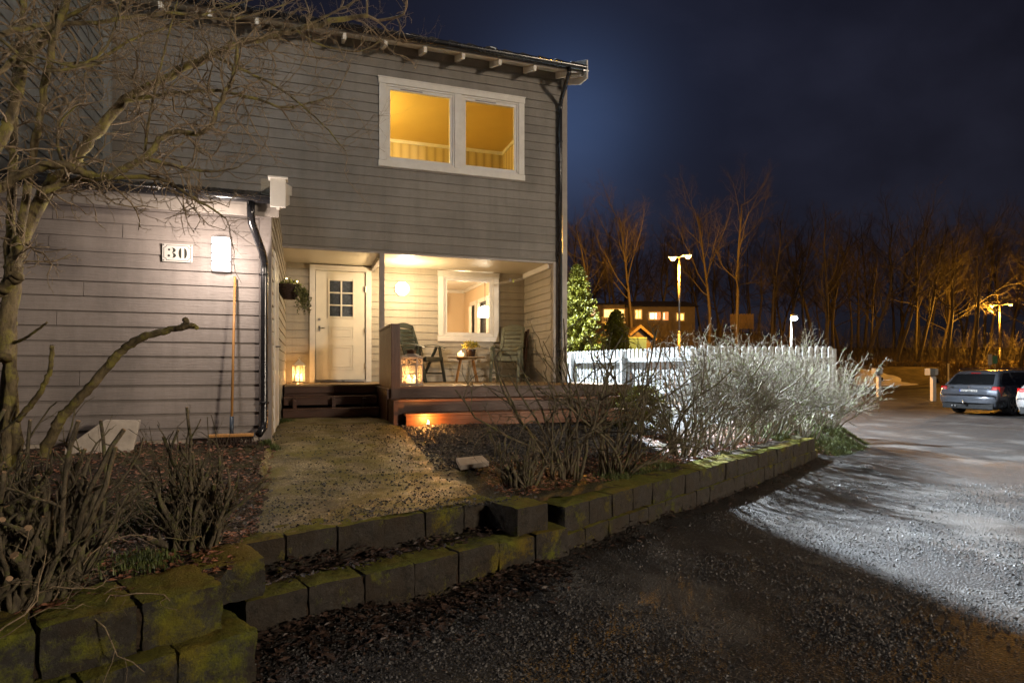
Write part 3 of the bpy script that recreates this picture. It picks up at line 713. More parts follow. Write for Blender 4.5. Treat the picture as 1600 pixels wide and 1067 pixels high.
# --- rooms behind the lit windows
M['room_up'] = simple('yellow_room_paint', (.64, .48, .17), .8, var=.04, scale=2, bump=0)
nn = NT('striped_panel_paint'); xx = nn.sepz(); ss_ = nn.math('PINGPONG', nn.math('ADD', xx[0], xx[1]), .09)
nn.color(nn.ramp(ss_, [(.0, (.34, .26, .13)), (.04, (.52, .42, .22)), (.09, (.56, .46, .25))])); nn.rough(.7); M['panel'] = nn.m
M['room_dn'] = simple('warm_room_paint', (.66, .52, .36), .8, var=.03, scale=2, bump=0)
ro = MB(); a, b, c, d, e, f = -.6, 4.08, 10.16, 12.75, 2.45, 4.75
ro.box(a - .03, b + .03, c - .02, d + .03, f, f + .03); ro.box(a - .03, b + .03, c, d + .03, e - .03, e)
rm = ro.build('upstairs_ceiling', M['room_up'], house)
ro = MB(); ro.box(a - .03, b + .03, d, d + .03, e, f); ro.box(a - .03, a, c, d, e, f); ro.box(b, b + .03, c, d, e, f); ro.build('upstairs_wall', M['panel'], house)
ro = MB(); ro.box(a, b - .03, d - .03, d - .001, f - .07, f - .002); ro.box(b - .03, b - .001, c + .15, d, f - .07, f - .002); ro.build('cornice', M['white'], house)
lamp('upstairs_light', house, V((.35, 11.2, 4.2)) - house.location, 88, (1.0, .72, .22), .09)
a, b, c, d, e, f = 1.6, 4.10, 11.64, 16.3, -.25, 2.14
ro = MB(); ro.box(a, b, c, d, f, f + .03); ro.build('downstairs_ceiling', M['white'], house)
ro = MB(); ro.box(a, b, d, d + .03, e, f); ro.box(a - .03, a, c, d, e, f); ro.box(b, b + .03, c, d, e, f); ro.box(a, b, c, d, e - .03, e); ro.build('downstairs_wall', M['room_dn'], house)
ro = MB(); ro.box(a, b - .03, d - .04, d - .001, f - .08, f - .002); ro.box(b - .04, b - .001, c, d, f - .08, f - .002); ro.build('cornice', M['white'], house)
ac = MB(); ac.box(2.95, 3.55, d - .22, d - .002, 1.52, 1.92); ac.box(2.97, 3.53, d - .26, d - .22, 1.50, 1.56); ac.build('air_conditioner', M['white'], house, bevel=.02)
for (y0, y1) in ((12.6, 13.6), (13.85, 14.7), (14.9, 15.5)):
    q = MB(); x1 = b - .005; x0 = b - .06
    q.box(x0, x1, y0, y0 + .1, e, 1.72); q.box(x0, x1, y1 - .1, y1, e, 1.72); q.box(x0, x1, y0 + .1, y1 - .1, 1.62, 1.72); q.box(x0, x1, y0 + .1, y1 - .1, e, .15)
    dj = q.build('inner_door', M['white'], house); MB().box(x0 + .02, x1 - .01, y0 + .1, y1 - .1, .15, 1.62).build('pane', M['darkglass'], dj)
    cu = MB(); cu.grid(lambda u, v: (x0 - .03 + .02 * math.sin(u * 25), y1 - .32 + .24 * u, .1 + 1.5 * v), 30, 2); cu.build('curtain', M['white'], dj, smooth=True)
pl = MB(); pl.lathe((3.74, 13.0, 1.14), [(.15, 0), (.16, .02), (.14, .20), (.05, .24), (.015, .25)], 24)
pn = pl.build('pendant_lamp', emit('lit_lampshade', (1, .86, .62), 9), house, smooth=True)
MB().tube([(3.74, 13.0, 1.38), (3.74, 13.0, 2.13)], .006, 6).build('cord', M['black'], pn)
lamp('downstairs_light', house, V((3.25, 13.1, 1.55)) - house.location, 22, (1.0, .74, .42), .12)
lamp('downstairs_back_light', house, V((2.4, 14.6, 1.5)) - house.location, 30, (1.0, .72, .40), .15)

# ================================================================ GARAGE
gar = empty('garage', (-1.5, 8, -.75), label='low grey brown timber garage with dark roof left of the porch', cat='garage')
GX = -.38; GY = 6.75; GT = 1.62
q = MB(); siding(q, (-5.2, GY), (1, 0), (0, -1), 0, 5.2 + GX - .09, -.70, GT, g, .10, zref=-.02, pit=.141); q.build('front_wall', M['garage'], gar)
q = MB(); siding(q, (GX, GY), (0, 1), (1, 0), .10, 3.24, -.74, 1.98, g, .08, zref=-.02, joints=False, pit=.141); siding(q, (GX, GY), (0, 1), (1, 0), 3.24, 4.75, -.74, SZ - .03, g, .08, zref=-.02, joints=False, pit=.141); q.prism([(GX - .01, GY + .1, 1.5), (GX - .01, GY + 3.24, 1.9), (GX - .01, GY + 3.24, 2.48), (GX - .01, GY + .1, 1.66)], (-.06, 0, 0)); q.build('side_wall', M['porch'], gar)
q = MB(); q.box(GX - .085, GX + .03, GY - .032, GY + .095, -.80, GT); q.build('corner_board', M['garage'], gar, bevel=.004)
q = MB(); q.box(-5.2, -.47, GY - .012, GY + .1, -.95, -.705); q.build('plinth', M['concrete'], gar)
dq = MB(); dq.box(GX + .001, GX + .035, 7.35, 7.43, -.72, 1.32); dq.box(GX + .001, GX + .035, 8.22, 8.30, -.72, 1.32); dq.box(GX + .001, GX + .035, 7.43, 8.22, 1.24, 1.32)
sd = dq.build('side_door', M['white'], gar, bevel=.003); MB().box(GX + .002, GX + .028, 7.432, 8.218, -.70, 1.238).build('door_leaf', M['white'], sd); 
hh = MB(); hh.tube([(GX + .03, 7.52, .25), (GX + .08, 7.52, .25), (GX + .08, 7.62, .25)], .01, 8); hh.build('handle', M['metal'], sd)
gs = .268
q = MB()
def grf(u, v):
    x = -5.4 + 5.10 * u; y = 6.42 + 3.56 * v; return (x, y, 1.70 + .026 * math.sin(x * 2 * math.pi / .30) + .01 * math.sin(x * 4 * math.pi / .3) + gs * (y - 6.42) - .02 * ((v * 10) % 1))
q.grid(grf, 180, 50)
def gre(u, v): p = grf(u, 0); return (p[0], p[1] + .003 * v, p[2] - .055 * v)
q.grid(gre, 180, 1)
groof = q.build('roof', M['tile'], gar)
q = MB(); q.prism([(-5.4, 6.46, 1.60), (-5.4, 9.97, 1.60 + gs * 3.51), (-5.4, 9.97, 1.645 + gs * 3.51), (-5.4, 6.46, 1.645)], (5.12, 0, 0)); q.box(-5.4, -.27, 6.47, 6.495, 1.50, 1.60); q.box(-5.2, -.40, 6.50, 6.715, 1.545, 1.57); q.build('eave_boarding', M['trim'], groof)
q = MB(); q.prism([(-.285, 6.33, 1.54), (-.285, 6.33, 1.79), (-.285, 9.95, 1.79 + gs * 3.62), (-.285, 9.95, 1.54 + gs * 3.62)], (.03, 0, 0))
q.prism([(-.253, 6.33, 1.68), (-.253, 6.33, 1.82), (-.253, 9.95, 1.82 + gs * 3.62), (-.253, 9.95, 1.68 + gs * 3.62)], (.03, 0, 0))
q.box(-.34, -.20, 6.29, 6.325, 1.56, 1.83); q.box(-.36, -.18, 6.27, 6.40, 1.832, 1.85); q.build('bargeboard', M['white'], groof, bevel=.003)
gutter(groof, -5.4, -.345, 6.40, 1.665, .058, M['black'])
q = MB(); q.tube([(-.52, 6.40, 1.61), (-.52, 6.40, 1.50), (-.515, 6.43, 1.42), (-.43, 6.60, 1.17), (-.415, 6.655, 1.08), (-.415, 6.66, 1.0), (-.415, 6.66, -.52), (-.42, 6.64, -.60), (-.46, 6.56, -.66)], .037, 14)
for z in (.95, -.35): q.lathe((-.415, 6.66, z), [(.038, -.014), (.045, -.011), (.045, .011), (.038, .014)], 14); q.box(-.46, -.37, 6.655, 6.72, z - .008, z + .008)
q.build('downpipe', M['black'], gar, smooth=True)

# neighbouring wing
nb = empty('neighbour_house', (-2.8, 7.5, -.9), label='pale grey boarded house wing rising behind the garage roof at far left', cat='house')
q = MB(); siding(q, (-2.72, 4.0), (0, 1), (1, 0), 0, 5.97, .8, 6.4, g, .12, joints=False, pit=.165); q.build('wall', M['grey'], nb)
q = MB(); q.box(-2.74, -2.62, 9.87, 9.972, 2.0, 6.2); q.build('corner_board', M['grey'], nb, bevel=.004)
q = MB(); q.box(-6.5, -2.4, 3.8, 9.6, 6.41, 6.55); q.build('roof', M['tile'], nb)

# ================================================================ DECK
deck = empty('wooden_deck', (2.7, 9.8, -.75), label='stained wooden deck with wide front steps under the porch', cat='deck')
q = MB(); y = 8.50; i = 0
while y < 11.36: q.box(1.16, 4.78 if y < 9.85 else 4.12, y, y + .116, -.282, -.25); y += .122
y = 9.93
while y < 11.36: q.box(-.345, 1.155, y, y + .116, -.282, -.25); y += .122
q.build('decking', M['deckx'], deck, bevel=.003)
q = MB(); q.box(1.10, 4.80, 8.46, 8.497, -.415, -.252); q.build('front_board', M['brown'], deck, bevel=.004)
for (ya, yb_, zt, nm) in ((8.17, 8.46, -.42, 'step'), (7.87, 8.17, -.59, 'step')):
    q = MB(); q.box(1.12 if ya > 8 else 1.20, 4.85, ya, yb_ + .02, zt - .032, zt); q.build('step', M['rail'] if ya > 8 else M['rail'], deck, bevel=.004)
    q = MB(); q.box(1.13 if ya > 8 else 1.21, 4.84, ya + .012, ya + .042, zt - .17, zt - .034); q.build('riser', M['brown'] if ya > 8 else M['rail'], deck, bevel=.003)
q = MB(); q.box(1.06, 1.115, 7.95, 8.52, -.80, -.42); q.box(1.04, 1.098, 8.5, 9.95, -.80, -.285); q.box(1.1155, 1.205, 8.06, 8.10, -.80, -.455); q.build('stringer', M['brown'], deck)
q = MB(); q.box(4.66, 4.78, 8.56, 9.9, -.9, -.29); q.box(1.2, 4.7, 8.6, 8.64, -.85, -.42); q.build('skirting', M['brown'], deck)
# side panel of vertical boards
q = MB(); y = 8.60
while y < 9.9: q.box(1.10, 1.125, y, y + .092, -.40, .585); y += .096
q.build('side_panel', M['brownv'], deck, bevel=.002)
q = MB(); q.box(1.09, 1.215, 8.45, 8.595, -.80, .615); q.build('panel_post', M['brownv'], deck, bevel=.005)
q = MB(); q.box(1.085, 1.16, 8.60, 9.93, .587, .618); q.box(1.13, 1.17, 8.6, 9.9, .0, .08); q.build('panel_rail', M['brownv'], deck, bevel=.003)
# door landing steps
for (y0, zt) in ((9.82, -.252), (9.55, -.42), (9.28, -.585)):
    q = MB(); q.box(-.335, 1.03, y0 + (.0 if zt < -.3 else 0), y0 + .30 if zt < -.3 else y0 + .105, zt - .026, zt); q.build('step', M['brown'] if zt < -.3 else M['deckx'], deck, bevel=.003)
    q = MB(); q.box(-.33, 1.02, y0 + .012, y0 + .04, zt - .128, zt - .029); q.build('riser', M['brown'], deck, bevel=.003)
q = MB()
for x in (-.2, .35, .8): q.box(x, x + .05, 9.45, 9.8, -.8, -.45)
q.box(-.33, 1.03, 9.9, 9.93, -.85, -.30); q.build('carriage', M['brown'], deck)
MB().box(.22, .95, 11.0, 11.38, -.249, -.236).build('doormat', M['bristle'], origin=(.58, 11.2, -.25), label='thin dark mat lying before the front door', cat='doormat')

# ================================================================ WALL LAMPS, NUMBER PLATE, BROOM
def oct_(cx, y, cz, r, n=8, off=.3927): return [(cx + r * math.cos(off + 6.28318 * k / n), y, cz + r * math.sin(off + 6.28318 * k / n)) for k in range(n)]
pl_ = empty('wall_lamp', (1.68, 11.45, 1.49), label='round white octagonal lamp glowing on the porch wall', cat='wall lamp')
q = MB(); q.prism(oct_(1.68, 11.47, 1.49, .142), (0, -.03, 0)); q.build('lamp_base', M['white'], pl_)
em_p = emit('porch_lamp_glow', (1, .88, .66), 3)
q = MB(); q.prism(oct_(1.68, 11.44, 1.49, .130), (0, -.035, 0)); q.prism(oct_(1.68, 11.405, 1.49, .10), (0, -.02, 0)); q.build('lamp_shade', em_p, pl_, bevel=.01)
lamp('porch_light', pl_, (0, -.72, -.06), 33, (1.0, .72, .40), .07)
gl = empty('wall_lamp', (-.816, 6.70, 1.14), label='white louvred lamp shining above the broom on the garage wall', cat='wall lamp')
q = MB(); q.box(-.90, -.73, 6.66, 6.725, .97, 1.31); q.build('lamp_base', emit('glowing_lamp_housing', (1, .84, .78), .9), gl, bevel=.012)
em_g = emit('garage_lamp_glow', (1, .86, .80), 2.2)
q = MB(); q.grid(lambda u, v: (-.893 + .156 * u, 6.655 - .055 * math.sin(math.pi * u), .985 + .31 * v), 12, 2); q.grid(lambda u, v: (-.893 + .156 * u, 6.6551 - .055 * math.sin(math.pi * u) * v, 1.295), 12, 1); q.grid(lambda u, v: (-.893 + .156 * u, 6.6551 - .055 * math.sin(math.pi * u) * v, .985), 12, 1)
q.build('lamp_shade', em_g, gl, smooth=True)
q = MB()
for z in (1.060, 1.143, 1.226):
    q.tube([(-.90 + .17 * u / 10, 6.652 - .066 * math.sin(math.pi * u / 10), z) for u in range(11)], .0055, 6)
q.build('louvre', simple('dark_louvre', (.07, .05, .05), .6), gl, smooth=True)
lamp('garage_light', gl, (0, -.52, 0), 22, (1.0, .83, .71), .05)

pn_ = empty('number_plate', (-1.21, 6.70, 1.13), label='white enamel house number plate reading 30 on the garage wall', cat='house number')
q = MB(); w, h, c_ = .132, .088, .0
q.box(-1.21 - w, -1.21 + w, 6.705, 6.712, 1.13 - h, 1.13 + h); q.build('plate', M['plate'], pn_, bevel=.003)
def ribbon(q, pts, w, y, th=.0012, closed=False):
    n_ = len(pts); 
    for i in range(n_ if closed else n_ - 1):
        a = V((pts[i][0], y, pts[i][1])); b = V((pts[(i + 1) % n_][0], y, pts[(i + 1) % n_][1])); d = (b - a).normalized(); s = V((-d.z, 0, d.x)) * w
        a = a - d * w * .6; b = b + d * w * .6
        q.add([a - s, b - s, b + s, a + s, *(p + V((0, -th, 0)) for p in (a - s, b - s, b + s, a + s))], [(4, 5, 6, 7), (0, 4, 7, 3), (1, 2, 6, 5), (0, 1, 5, 4), (3, 7, 6, 2)])
q = MB(); cx, cz = -1.21, 1.13; W_, H_ = .117, .073; cc = .024; P_ = []
for (sx, sz) in ((1, 1), (-1, 1), (-1, -1), (1, -1)):
    k0 = []
    for k in range(5):
        a = math.pi / 2 * k / 4; k0.append((cx + sx * (W_ - cc * math.cos(a)), cz + sz * (H_ - cc * math.sin(a))))
    if (sx, sz) in ((1, 1), (-1, -1)): k0 = [(cx + sx * W_ - sx * cc * math.sin(math.pi / 2 * k / 4), cz + sz * H_ - sz * cc * math.cos(math.pi / 2 * k / 4)) for k in range(5)]
    else: k0 = [(cx + sx * W_ - sx * cc * math.cos(math.pi / 2 * k / 4), cz + sz * H_ - sz * cc * math.sin(math.pi / 2 * k / 4)) for k in range(5)]
    P_ += k0
ribbon(q, P_, .0022, 6.7045, closed=True); q.build('plate_border', M['ink'], pn_)
def nib(q, path, y, th=.0012):
    """calligraphic stroke: thick sideways, thin upwards; path of (x, z, half width)"""
    L = [V((x - w, y, z)) for x, z, w in path]; Rr = [V((x + w, y, z)) for x, z, w in path]; n_ = len(path)
    vs = L + Rr + [p + V((0, -th, 0)) for p in L + Rr]; f = []
    for i in range(n_ - 1): f += [(2 * n_ + i, 3 * n_ + i, 3 * n_ + i + 1, 2 * n_ + i + 1), (i, 2 * n_ + i, 2 * n_ + i + 1, i + 1), (n_ + i, n_ + i + 1, 3 * n_ + i + 1, 3 * n_ + i)]
    q.add(vs, f)
q = MB(); H = .050; y = 6.7045
# 0: two stencil crescents
for sx in (-1, 1):
    nib(q, [(cx + .048 + sx * (.012 + .013 * math.cos(a) ** .8), cz + H * math.sin(a), .0014 + .0108 * math.cos(a)) for a in [R(-84 + 168 * k / 16) for k in range(17)]], y)
# 3: upper and lower bowls with round terminals
def bowl(zc, hh, wid, a0, a1):
    nib(q, [(cx - .052 + wid * math.cos(a) * 1.0 + .004, zc + hh * math.sin(a), .0016 + .0105 * max(0, math.cos(a)) ** .9) for a in [R(a0 + (a1 - a0) * k / 18) for k in range(19)]], y)
bowl(cz + .0265, .0235, .022, 120, -88); bowl(cz - .0245, .0255, .025, 88, -120)
def dot(x, z, r): q.prism([(x + r * math.cos(6.28 * k / 14), y, z + r * math.sin(6.28 * k / 14)) for k in range(14)], (0, -.0012, 0))
dot(cx - .072, cz + .030, .0105); dot(cx - .074, cz - .029, .0115)
q.build('digits', M['ink'], pn_)
q = MB()
for sx in (-1, 1):
    for sz in (-1, 1): q.tube([(cx + sx * .119, 6.706, cz + sz * .075), (cx + sx * .119, 6.700, cz + sz * .075)], .006, 8)
q.build('screw', M['metal'], pn_)

bm_ = empty('broom', (-.70, 6.45, -.74), label='long handled broom leaning on the garage wall beside the downpipe', cat='broom')
q = MB(); q.tube([(-.70, 6.50, -.50), (-.69, 6.685, .92)], .0125, 10); q.build('handle', M['handle'], bm_, smooth=True)
q = MB(); q.tube([(-.70, 6.478, -.66), (-.70, 6.505, -.47)], .019, 10); q.build('socket', simple('blue_grey_plastic', (.05, .07, .10), .4), bm_, smooth=True)
q = MB(); q.box(-.90, -.50, 6.44, 6.51, -.665, -.635); q.build('broom_head', M['handle'], bm_, bevel=.008)
q = MB(); gb = random.Random(2)
for k in range(300): x = -.895 + .39 * gb.random(); yy = 6.445 + .06 * gb.random(); q.tube([(x, yy, -.66), (x + gb.gauss(0, .012), yy + gb.gauss(0, .012), -.735)], .0022, 3, False)
q.build('bristles', M['bristle'], bm_)

# leaning slab and paver
p0 = W(75, 700, 5.25); q = MB(); q.prism([V((-.30, 0, 0)), V((.22, 0, 0)), V((.26, .10, .28)), V((-.02, .10, .29)), V((-.30, .02, .06))], (0, .045, 0))
q.build('stone_slab', M['concrete'], local=True, bevel=.006, label='pale stone slab with a cut corner leaning at the garage foot', cat='slab').location = (-1.72, 6.30, gz(-1.72, 6.3) - .01)
q = MB(); q.hexa([(-.16, -.13, 0), (.13, -.15, 0), (.18, .10, 0), (-.08, .15, 0), (-.16, -.13, .045), (.13, -.15, .045), (.18, .10, .045), (-.08, .15, .045)])
pv = q.build('paving_stone', M['concrete'], local=True, bevel=.006, label='small pale paving stone lying on the gravel by the path', cat='paver'); pv.location = (1.48, 5.66, gz(1.48, 5.66) + .03); pv.rotation_euler = (R(5), R(-4), R(10))
# ================================================================ PORCH THINGS
def make_chair(mat, rz, loc, label):
    """high-backed plastic garden armchair, facing local -y"""
    r = empty('garden_chair', loc, rz, label, 'chair', 'garden chairs on the deck')
    q = MB(); q.grid(lambda u, v: (-.23 + .46 * u, -.26 + .48 * v, .43 - .035 * math.sin(math.pi * v) + .02 * (1 - v)), 6, 8); q.grid(lambda u, v: (.23 - .46 * u, -.26 + .48 * v, .40 - .035 * math.sin(math.pi * v)), 6, 8)
    q.box(-.235, .235, -.285, -.255, .385, .455); q.box(-.245, -.225, -.27, .22, .385, .435); q.box(.225, .245, -.27, .22, .385, .435)
    q.build('seat', mat, r, local=True, bevel=.004)
    q = MB(); B = lambda x, h, o=0: V((x, .20 + .26 * h + o, .42 + .68 * h))
    for sx in (-1, 1):
        q.add([B(sx * .235, 0), B(sx * .175, 0), B(sx * .165, .94), B(sx * .225, .92), *(p + V((0, .022, 0)) for p in (B(sx * .235, 0), B(sx * .175, 0), B(sx * .165, .94), B(sx * .225, .92)))], [(0, 1, 2, 3), (4, 7, 6, 5), (0, 3, 7, 4), (1, 5, 6, 2), (0, 4, 5, 1), (3, 2, 6, 7)])
    for k in range(7):
        h0 = .03 + k * .115; h1 = h0 + .093; a = .176 - .01 * h0; vs = [B(-a, h0, .012), B(a, h0, .012), B(a, h1, .004), B(-a, h1, .004)]; q.add(vs + [p + V((0, .014, 0)) for p in vs], [(0, 1, 2, 3), (7, 6, 5, 4), (0, 4, 5, 1), (3, 2, 6, 7), (0, 3, 7, 4), (1, 5, 6, 2)])
    top = []
    for k in range(11): x = -.225 + .45 * k / 10; top.append(B(x, .92 + .075 * math.sin(math.pi * k / 10)))
    bot = [B(.225 - .45 * k / 10, .84) for k in range(11)]
    q.prism(top + bot, (0, .024, 0)); q.build('backrest', mat, r, local=True, bevel=.004)
    for sx in (-1, 1):
        q = MB(); q.grid(lambda u, v: (sx * (.235 + .065 * u), -.30 + .56 * v, .655 + .018 * math.sin(math.pi * u) - .045 * (1 - v) ** 3 + .02 * math.sin(v * 3)), 4, 12); q.grid(lambda u, v: (sx * (.30 - .065 * u), -.30 + .56 * v, .628 - .045 * (1 - v) ** 3 + .02 * math.sin(v * 3)), 4, 12)
        q.build('armrest', mat, r, local=True, smooth=False)
        q = MB(); x = sx * .262
        q.beam((x, -.17, .64), (x, -.30, 0), .035, .05, (1, 0, 0)); q.build('leg', mat, r, local=True, bevel=.005)
        q = MB(); q.beam((x, -.10, .64), (x, .26, 0), .035, .05, (1, 0, 0)); q.build('leg', mat, r, local=True, bevel=.005)
        q = MB(); q.beam((x, -.265, .16), (x, .18, .16), .03, .04, (1, 0, 0)); q.build('side_rail', mat, r, local=True, bevel=.004)
    q = MB(); q.beam((-.26, .20, .10), (.26, .20, .10), .03, .04); q.build('cross_rail', mat, r, local=True, bevel=.004)
    return r
make_chair(M['plastic'], R(38), (1.98, 10.95, -.25), 'dark green slatted garden armchair on the deck left of the small table')
make_chair(M['plastic2'], R(-32), (3.58, 10.88, -.25), 'pale faded green slatted garden armchair on the deck right of the small table')
t = empty('side_table', (2.74, 10.72, -.25), 0, 'small round wooden table with splayed legs between the two chairs', 'table')
q = MB(); q.lathe((0, 0, .435), [(.33, 0), (.345, .006), (.345, .018), (.34, .022)], 40); q.build('table_top', M['tabletop'], t, local=True, smooth=False)
q = MB(); q.lathe((0, 0, .40), [(.18, 0), (.18, .034)], 24); q.build('under_frame', M['tabletop'], t, local=True)
for k in range(4):
    a = R(35 + 90 * k); q = MB(); q.tube([(.15 * math.cos(a), .15 * math.sin(a), .43), (.27 * math.cos(a), .27 * math.sin(a), 0)], [.019, .012], 10); q.build('leg', M['handle'], t, local=True, smooth=True)
flame = emit('candle_flame', (1, .52, .14), 30)
wax = emit('glowing_wax', (1, .52, .2), 1.2)
def candle(parent, loc, h, r, pw, f=1.0, col=(1, .50, .16)):
    c = MB().lathe((0, 0, 0), [(r, 0), (r, h - .004), (r - .004, h)], 16).build('candle', wax, parent, local=True, smooth=False); c.location = loc
    fl = MB().lathe((0, 0, h + .004), [(.002, 0), (.0055 * f, .008 * f), (.004 * f, .016 * f), (.001, .026 * f)], 8).build('flame', flame, c, local=True, smooth=True)
    if pw: lamp('candle_light', parent, V(loc) + V((0, 0, h + .022)), pw, col, .012)
    return c
# glass tealight on the table
tl = empty('tealight_holder', (2.60, 10.60, .207), 0, 'glowing round glass tealight holder on the small table', 'candle holder')
MB().lathe((0, 0, 0), [(.035, 0), (.055, .02), (.06, .045), (.05, .075)], 24).build('glass_bowl', emit('glowing_frosted_glass', (1, .50, .16), 1.8, .4, 30), tl, local=True, smooth=True)
candle(tl, (0, 0, .012), .05, .02, 0, 1.6)
lamp('candle_light', tl, (0, -.02, .13), 1.6, (1, .5, .16), .02)
pp_ = empty('potted_plant', (2.80, 10.66, .207), 0, 'small yellow green plant in a dark shiny pot on the table', 'plant')
MB().lathe((0, 0, 0), [(.062, 0), (.078, .01), (.088, .11), (.094, .135), (.086, .137), (.080, .12)], 24).build('pot', simple('dark_glazed_pot', (.03, .018, .016), .18, var=.2), pp_, local=True, smooth=True)
q = MB(); gg = random.Random(8)
for k in range(420):
    a = gg.random() * 6.28; e = gg.random() ** .6; d = V((math.cos(a) * e, math.sin(a) * e, gg.uniform(.3, 1.1))).normalized(); L = gg.uniform(.06, .17); p = V((0, 0, .12)) + V((d.x, d.y, 0)) * .03 + d * L
    s = d.cross(rv(gg)).normalized() * .009; d2 = (d + rv(gg) * .5).normalized(); q.add([p - s, p + s, p + s * .6 + d2 * .03, p - s * .6 + d2 * .03], [(0, 1, 2, 3)])
q.build('foliage', leaf_mat('pot_plant_leaves', (.20, .20, .03), (.50, .42, .06)), pp_, local=True)
# lanterns
def lantern_wood(loc, rz):
    r = empty('candle_lantern', loc, rz, 'large whitewashed wooden lantern with crossed top panes at the deck edge', 'lantern')
    m = wood_mat('whitewashed_wood', (.42, .33, .27), (.66, .58, .50), .6, 2); w = .118; H = .40; t_ = .018
    MB().box(-w - .015, w + .015, -w - .015, w + .015, 0, .025).build('base', m, r, local=True, bevel=.003)
    q = MB()
    for sx in (-1, 1):
        for sy in (-1, 1): q.box(sx * w - t_ / 2, sx * w + t_ / 2, sy * w - t_ / 2, sy * w + t_ / 2, .026, H)
    q.build('corner_post', m, r, local=True, bevel=.002)
    for k in range(4):
        Rm = Matrix.Rotation(R(90) * k, 3, 'Z'); q = MB()
        def bar(p, a, th=.010): q.beam(Rm @ V(p), Rm @ V(a), th, th, Rm @ V((0, -1, 0)))
        a = w - t_ / 2
        for z in (.034, H - .008, H - .105): bar((-a, -w, z), (a, -w, z), .014)
        bar((-a, -w - .001, H - .10), (a, -w - .001, H - .012), .007); bar((-a, -w + .001, H - .012), (a, -w + .001, H - .10), .007)
        bar((-a + .006, -w, .04), (-a + .006, -w, H - .11), .012); bar((a - .006, -w, .04), (a - .006, -w, H - .11), .012)
        q.build('side_frame', m, r, local=True)
        q = MB(); vs = [Rm @ V(p) for p in ((-a, -w + .008, .04), (a, -w + .008, .04), (a, -w + .008, H - .11), (-a, -w + .008, H - .11))]; q.add(vs, [(0, 1, 2, 3)]); q.build('pane', M['lglass'], r, local=True)
    md = simple('dark_bronze', (.10, .055, .035), .4, .6, .3, 20)
    s = 2 ** .5
    q = MB(); q.box(-w - .02, w + .02, -w - .02, w + .02, H + .001, H + .014)
    e = w + .012; k2 = .045; q.hexa([(-e, -e, H + .015), (e, -e, H + .015), (e, e, H + .015), (-e, e, H + .015), (-k2, -k2, H + .06), (k2, -k2, H + .06), (k2, k2, H + .06), (-k2, k2, H + .06)])
    q.build('roof', m, r, local=True, bevel=.002)
    q = MB(); q.box(-.05, .05, -.05, .05, H + .061, H + .10); q.box(-.062, .062, -.062, .062, H + .101, H + .112); q.lathe((0, 0, H + .113), [(.03, 0), (.012, .012)], 10); q.build('chimney_cap', md, r, local=True, bevel=.002)
    candle(r, (-.03, -.02, .026), .09, .033, 5.5, 1.3); candle(r, (.035, .03, .026), .07, .03, 0, 1.3)
    return r
lantern_wood((1.42, 8.74, -.25), R(-28))
def lantern_metal(loc, rz):
    r = empty('candle_lantern', loc, rz, 'slender white metal lantern glowing beside the front door', 'lantern')
    m = M['white']; w = .085; H = .30
    q = MB(); q.box(-w - .012, w + .012, -w - .012, w + .012, .012, .03)
    for sx in (-1, 1):
        for sy in (-1, 1): q.box(sx * w - .012, sx * w + .012, sy * w - .012, sy * w + .012, 0, .0115)
    q.build('base', m, r, local=True, bevel=.002)
    q = MB()
    for sx in (-1, 1):
        for sy in (-1, 1): q.box(sx * w - .006, sx * w + .006, sy * w - .006, sy * w + .006, .031, H)
    for k in range(4):
        Rm = Matrix.Rotation(R(90) * k, 3, 'Z'); q.beam(Rm @ V((-w + .006, -w, H - .006)), Rm @ V((w - .006, -w, H - .006)), .010, .010)
        q.beam(Rm @ V((0, -w, .031)), Rm @ V((0, -w, H - .012)), .007, .007, Rm @ V((0, -1, 0)))
    q.build('frame', m, r, local=True)
    q = MB()
    for k in range(4):
        Rm = Matrix.Rotation(R(90) * k, 3, 'Z'); q.add([Rm @ V(p) for p in ((-w, -w + .006, .032), (w, -w + .006, .032), (w, -w + .006, H - .012), (-w, -w + .006, H - .012))], [(0, 1, 2, 3)])
    q.build('pane', M['lglass'], r, local=True)
    q = MB(); e = w + .014; k2 = .018; q.hexa([(-e, -e, H + .001), (e, -e, H + .001), (e, e, H + .001), (-e, e, H + .001), (-k2, -k2, H + .085), (k2, -k2, H + .085), (k2, k2, H + .085), (-k2, k2, H + .085)])
    q.lathe((0, 0, H + .086), [(.02, 0), (.02, .016), (.006, .026)], 10); q.tube([(.022 * math.cos(a), 0, H + .135 + .022 * math.sin(a)) for a in [6.283 * k / 12 for k in range(13)]], .003, 6, False)
    q.build('roof', m, r, local=True)
    candle(r, (-.035, 0, .031), .085, .026, 6.5, 1.2); candle(r, (.04, .01, .031), .085, .026, 0, 1.2)
lantern_metal((-.135, 11.08, -.25), R(12))
# tealight on the gravel before the steps
tg = empty('tealight', (1.47, 7.74, gz(1.47, 7.74) + .016), 0, 'small bright tealight in a glass cup on the gravel below the steps', 'candle')
MB().lathe((0, 0, 0), [(.028, 0), (.032, .03), (.030, .034)], 16).build('cup', M['metal'], tg, local=True, smooth=True)
candle(tg, (0, 0, .012), .024, .02, 0, 1.7)
lamp('candle_light', tg, (0, -.01, .10), 6.5, (1, .42, .10), .02)
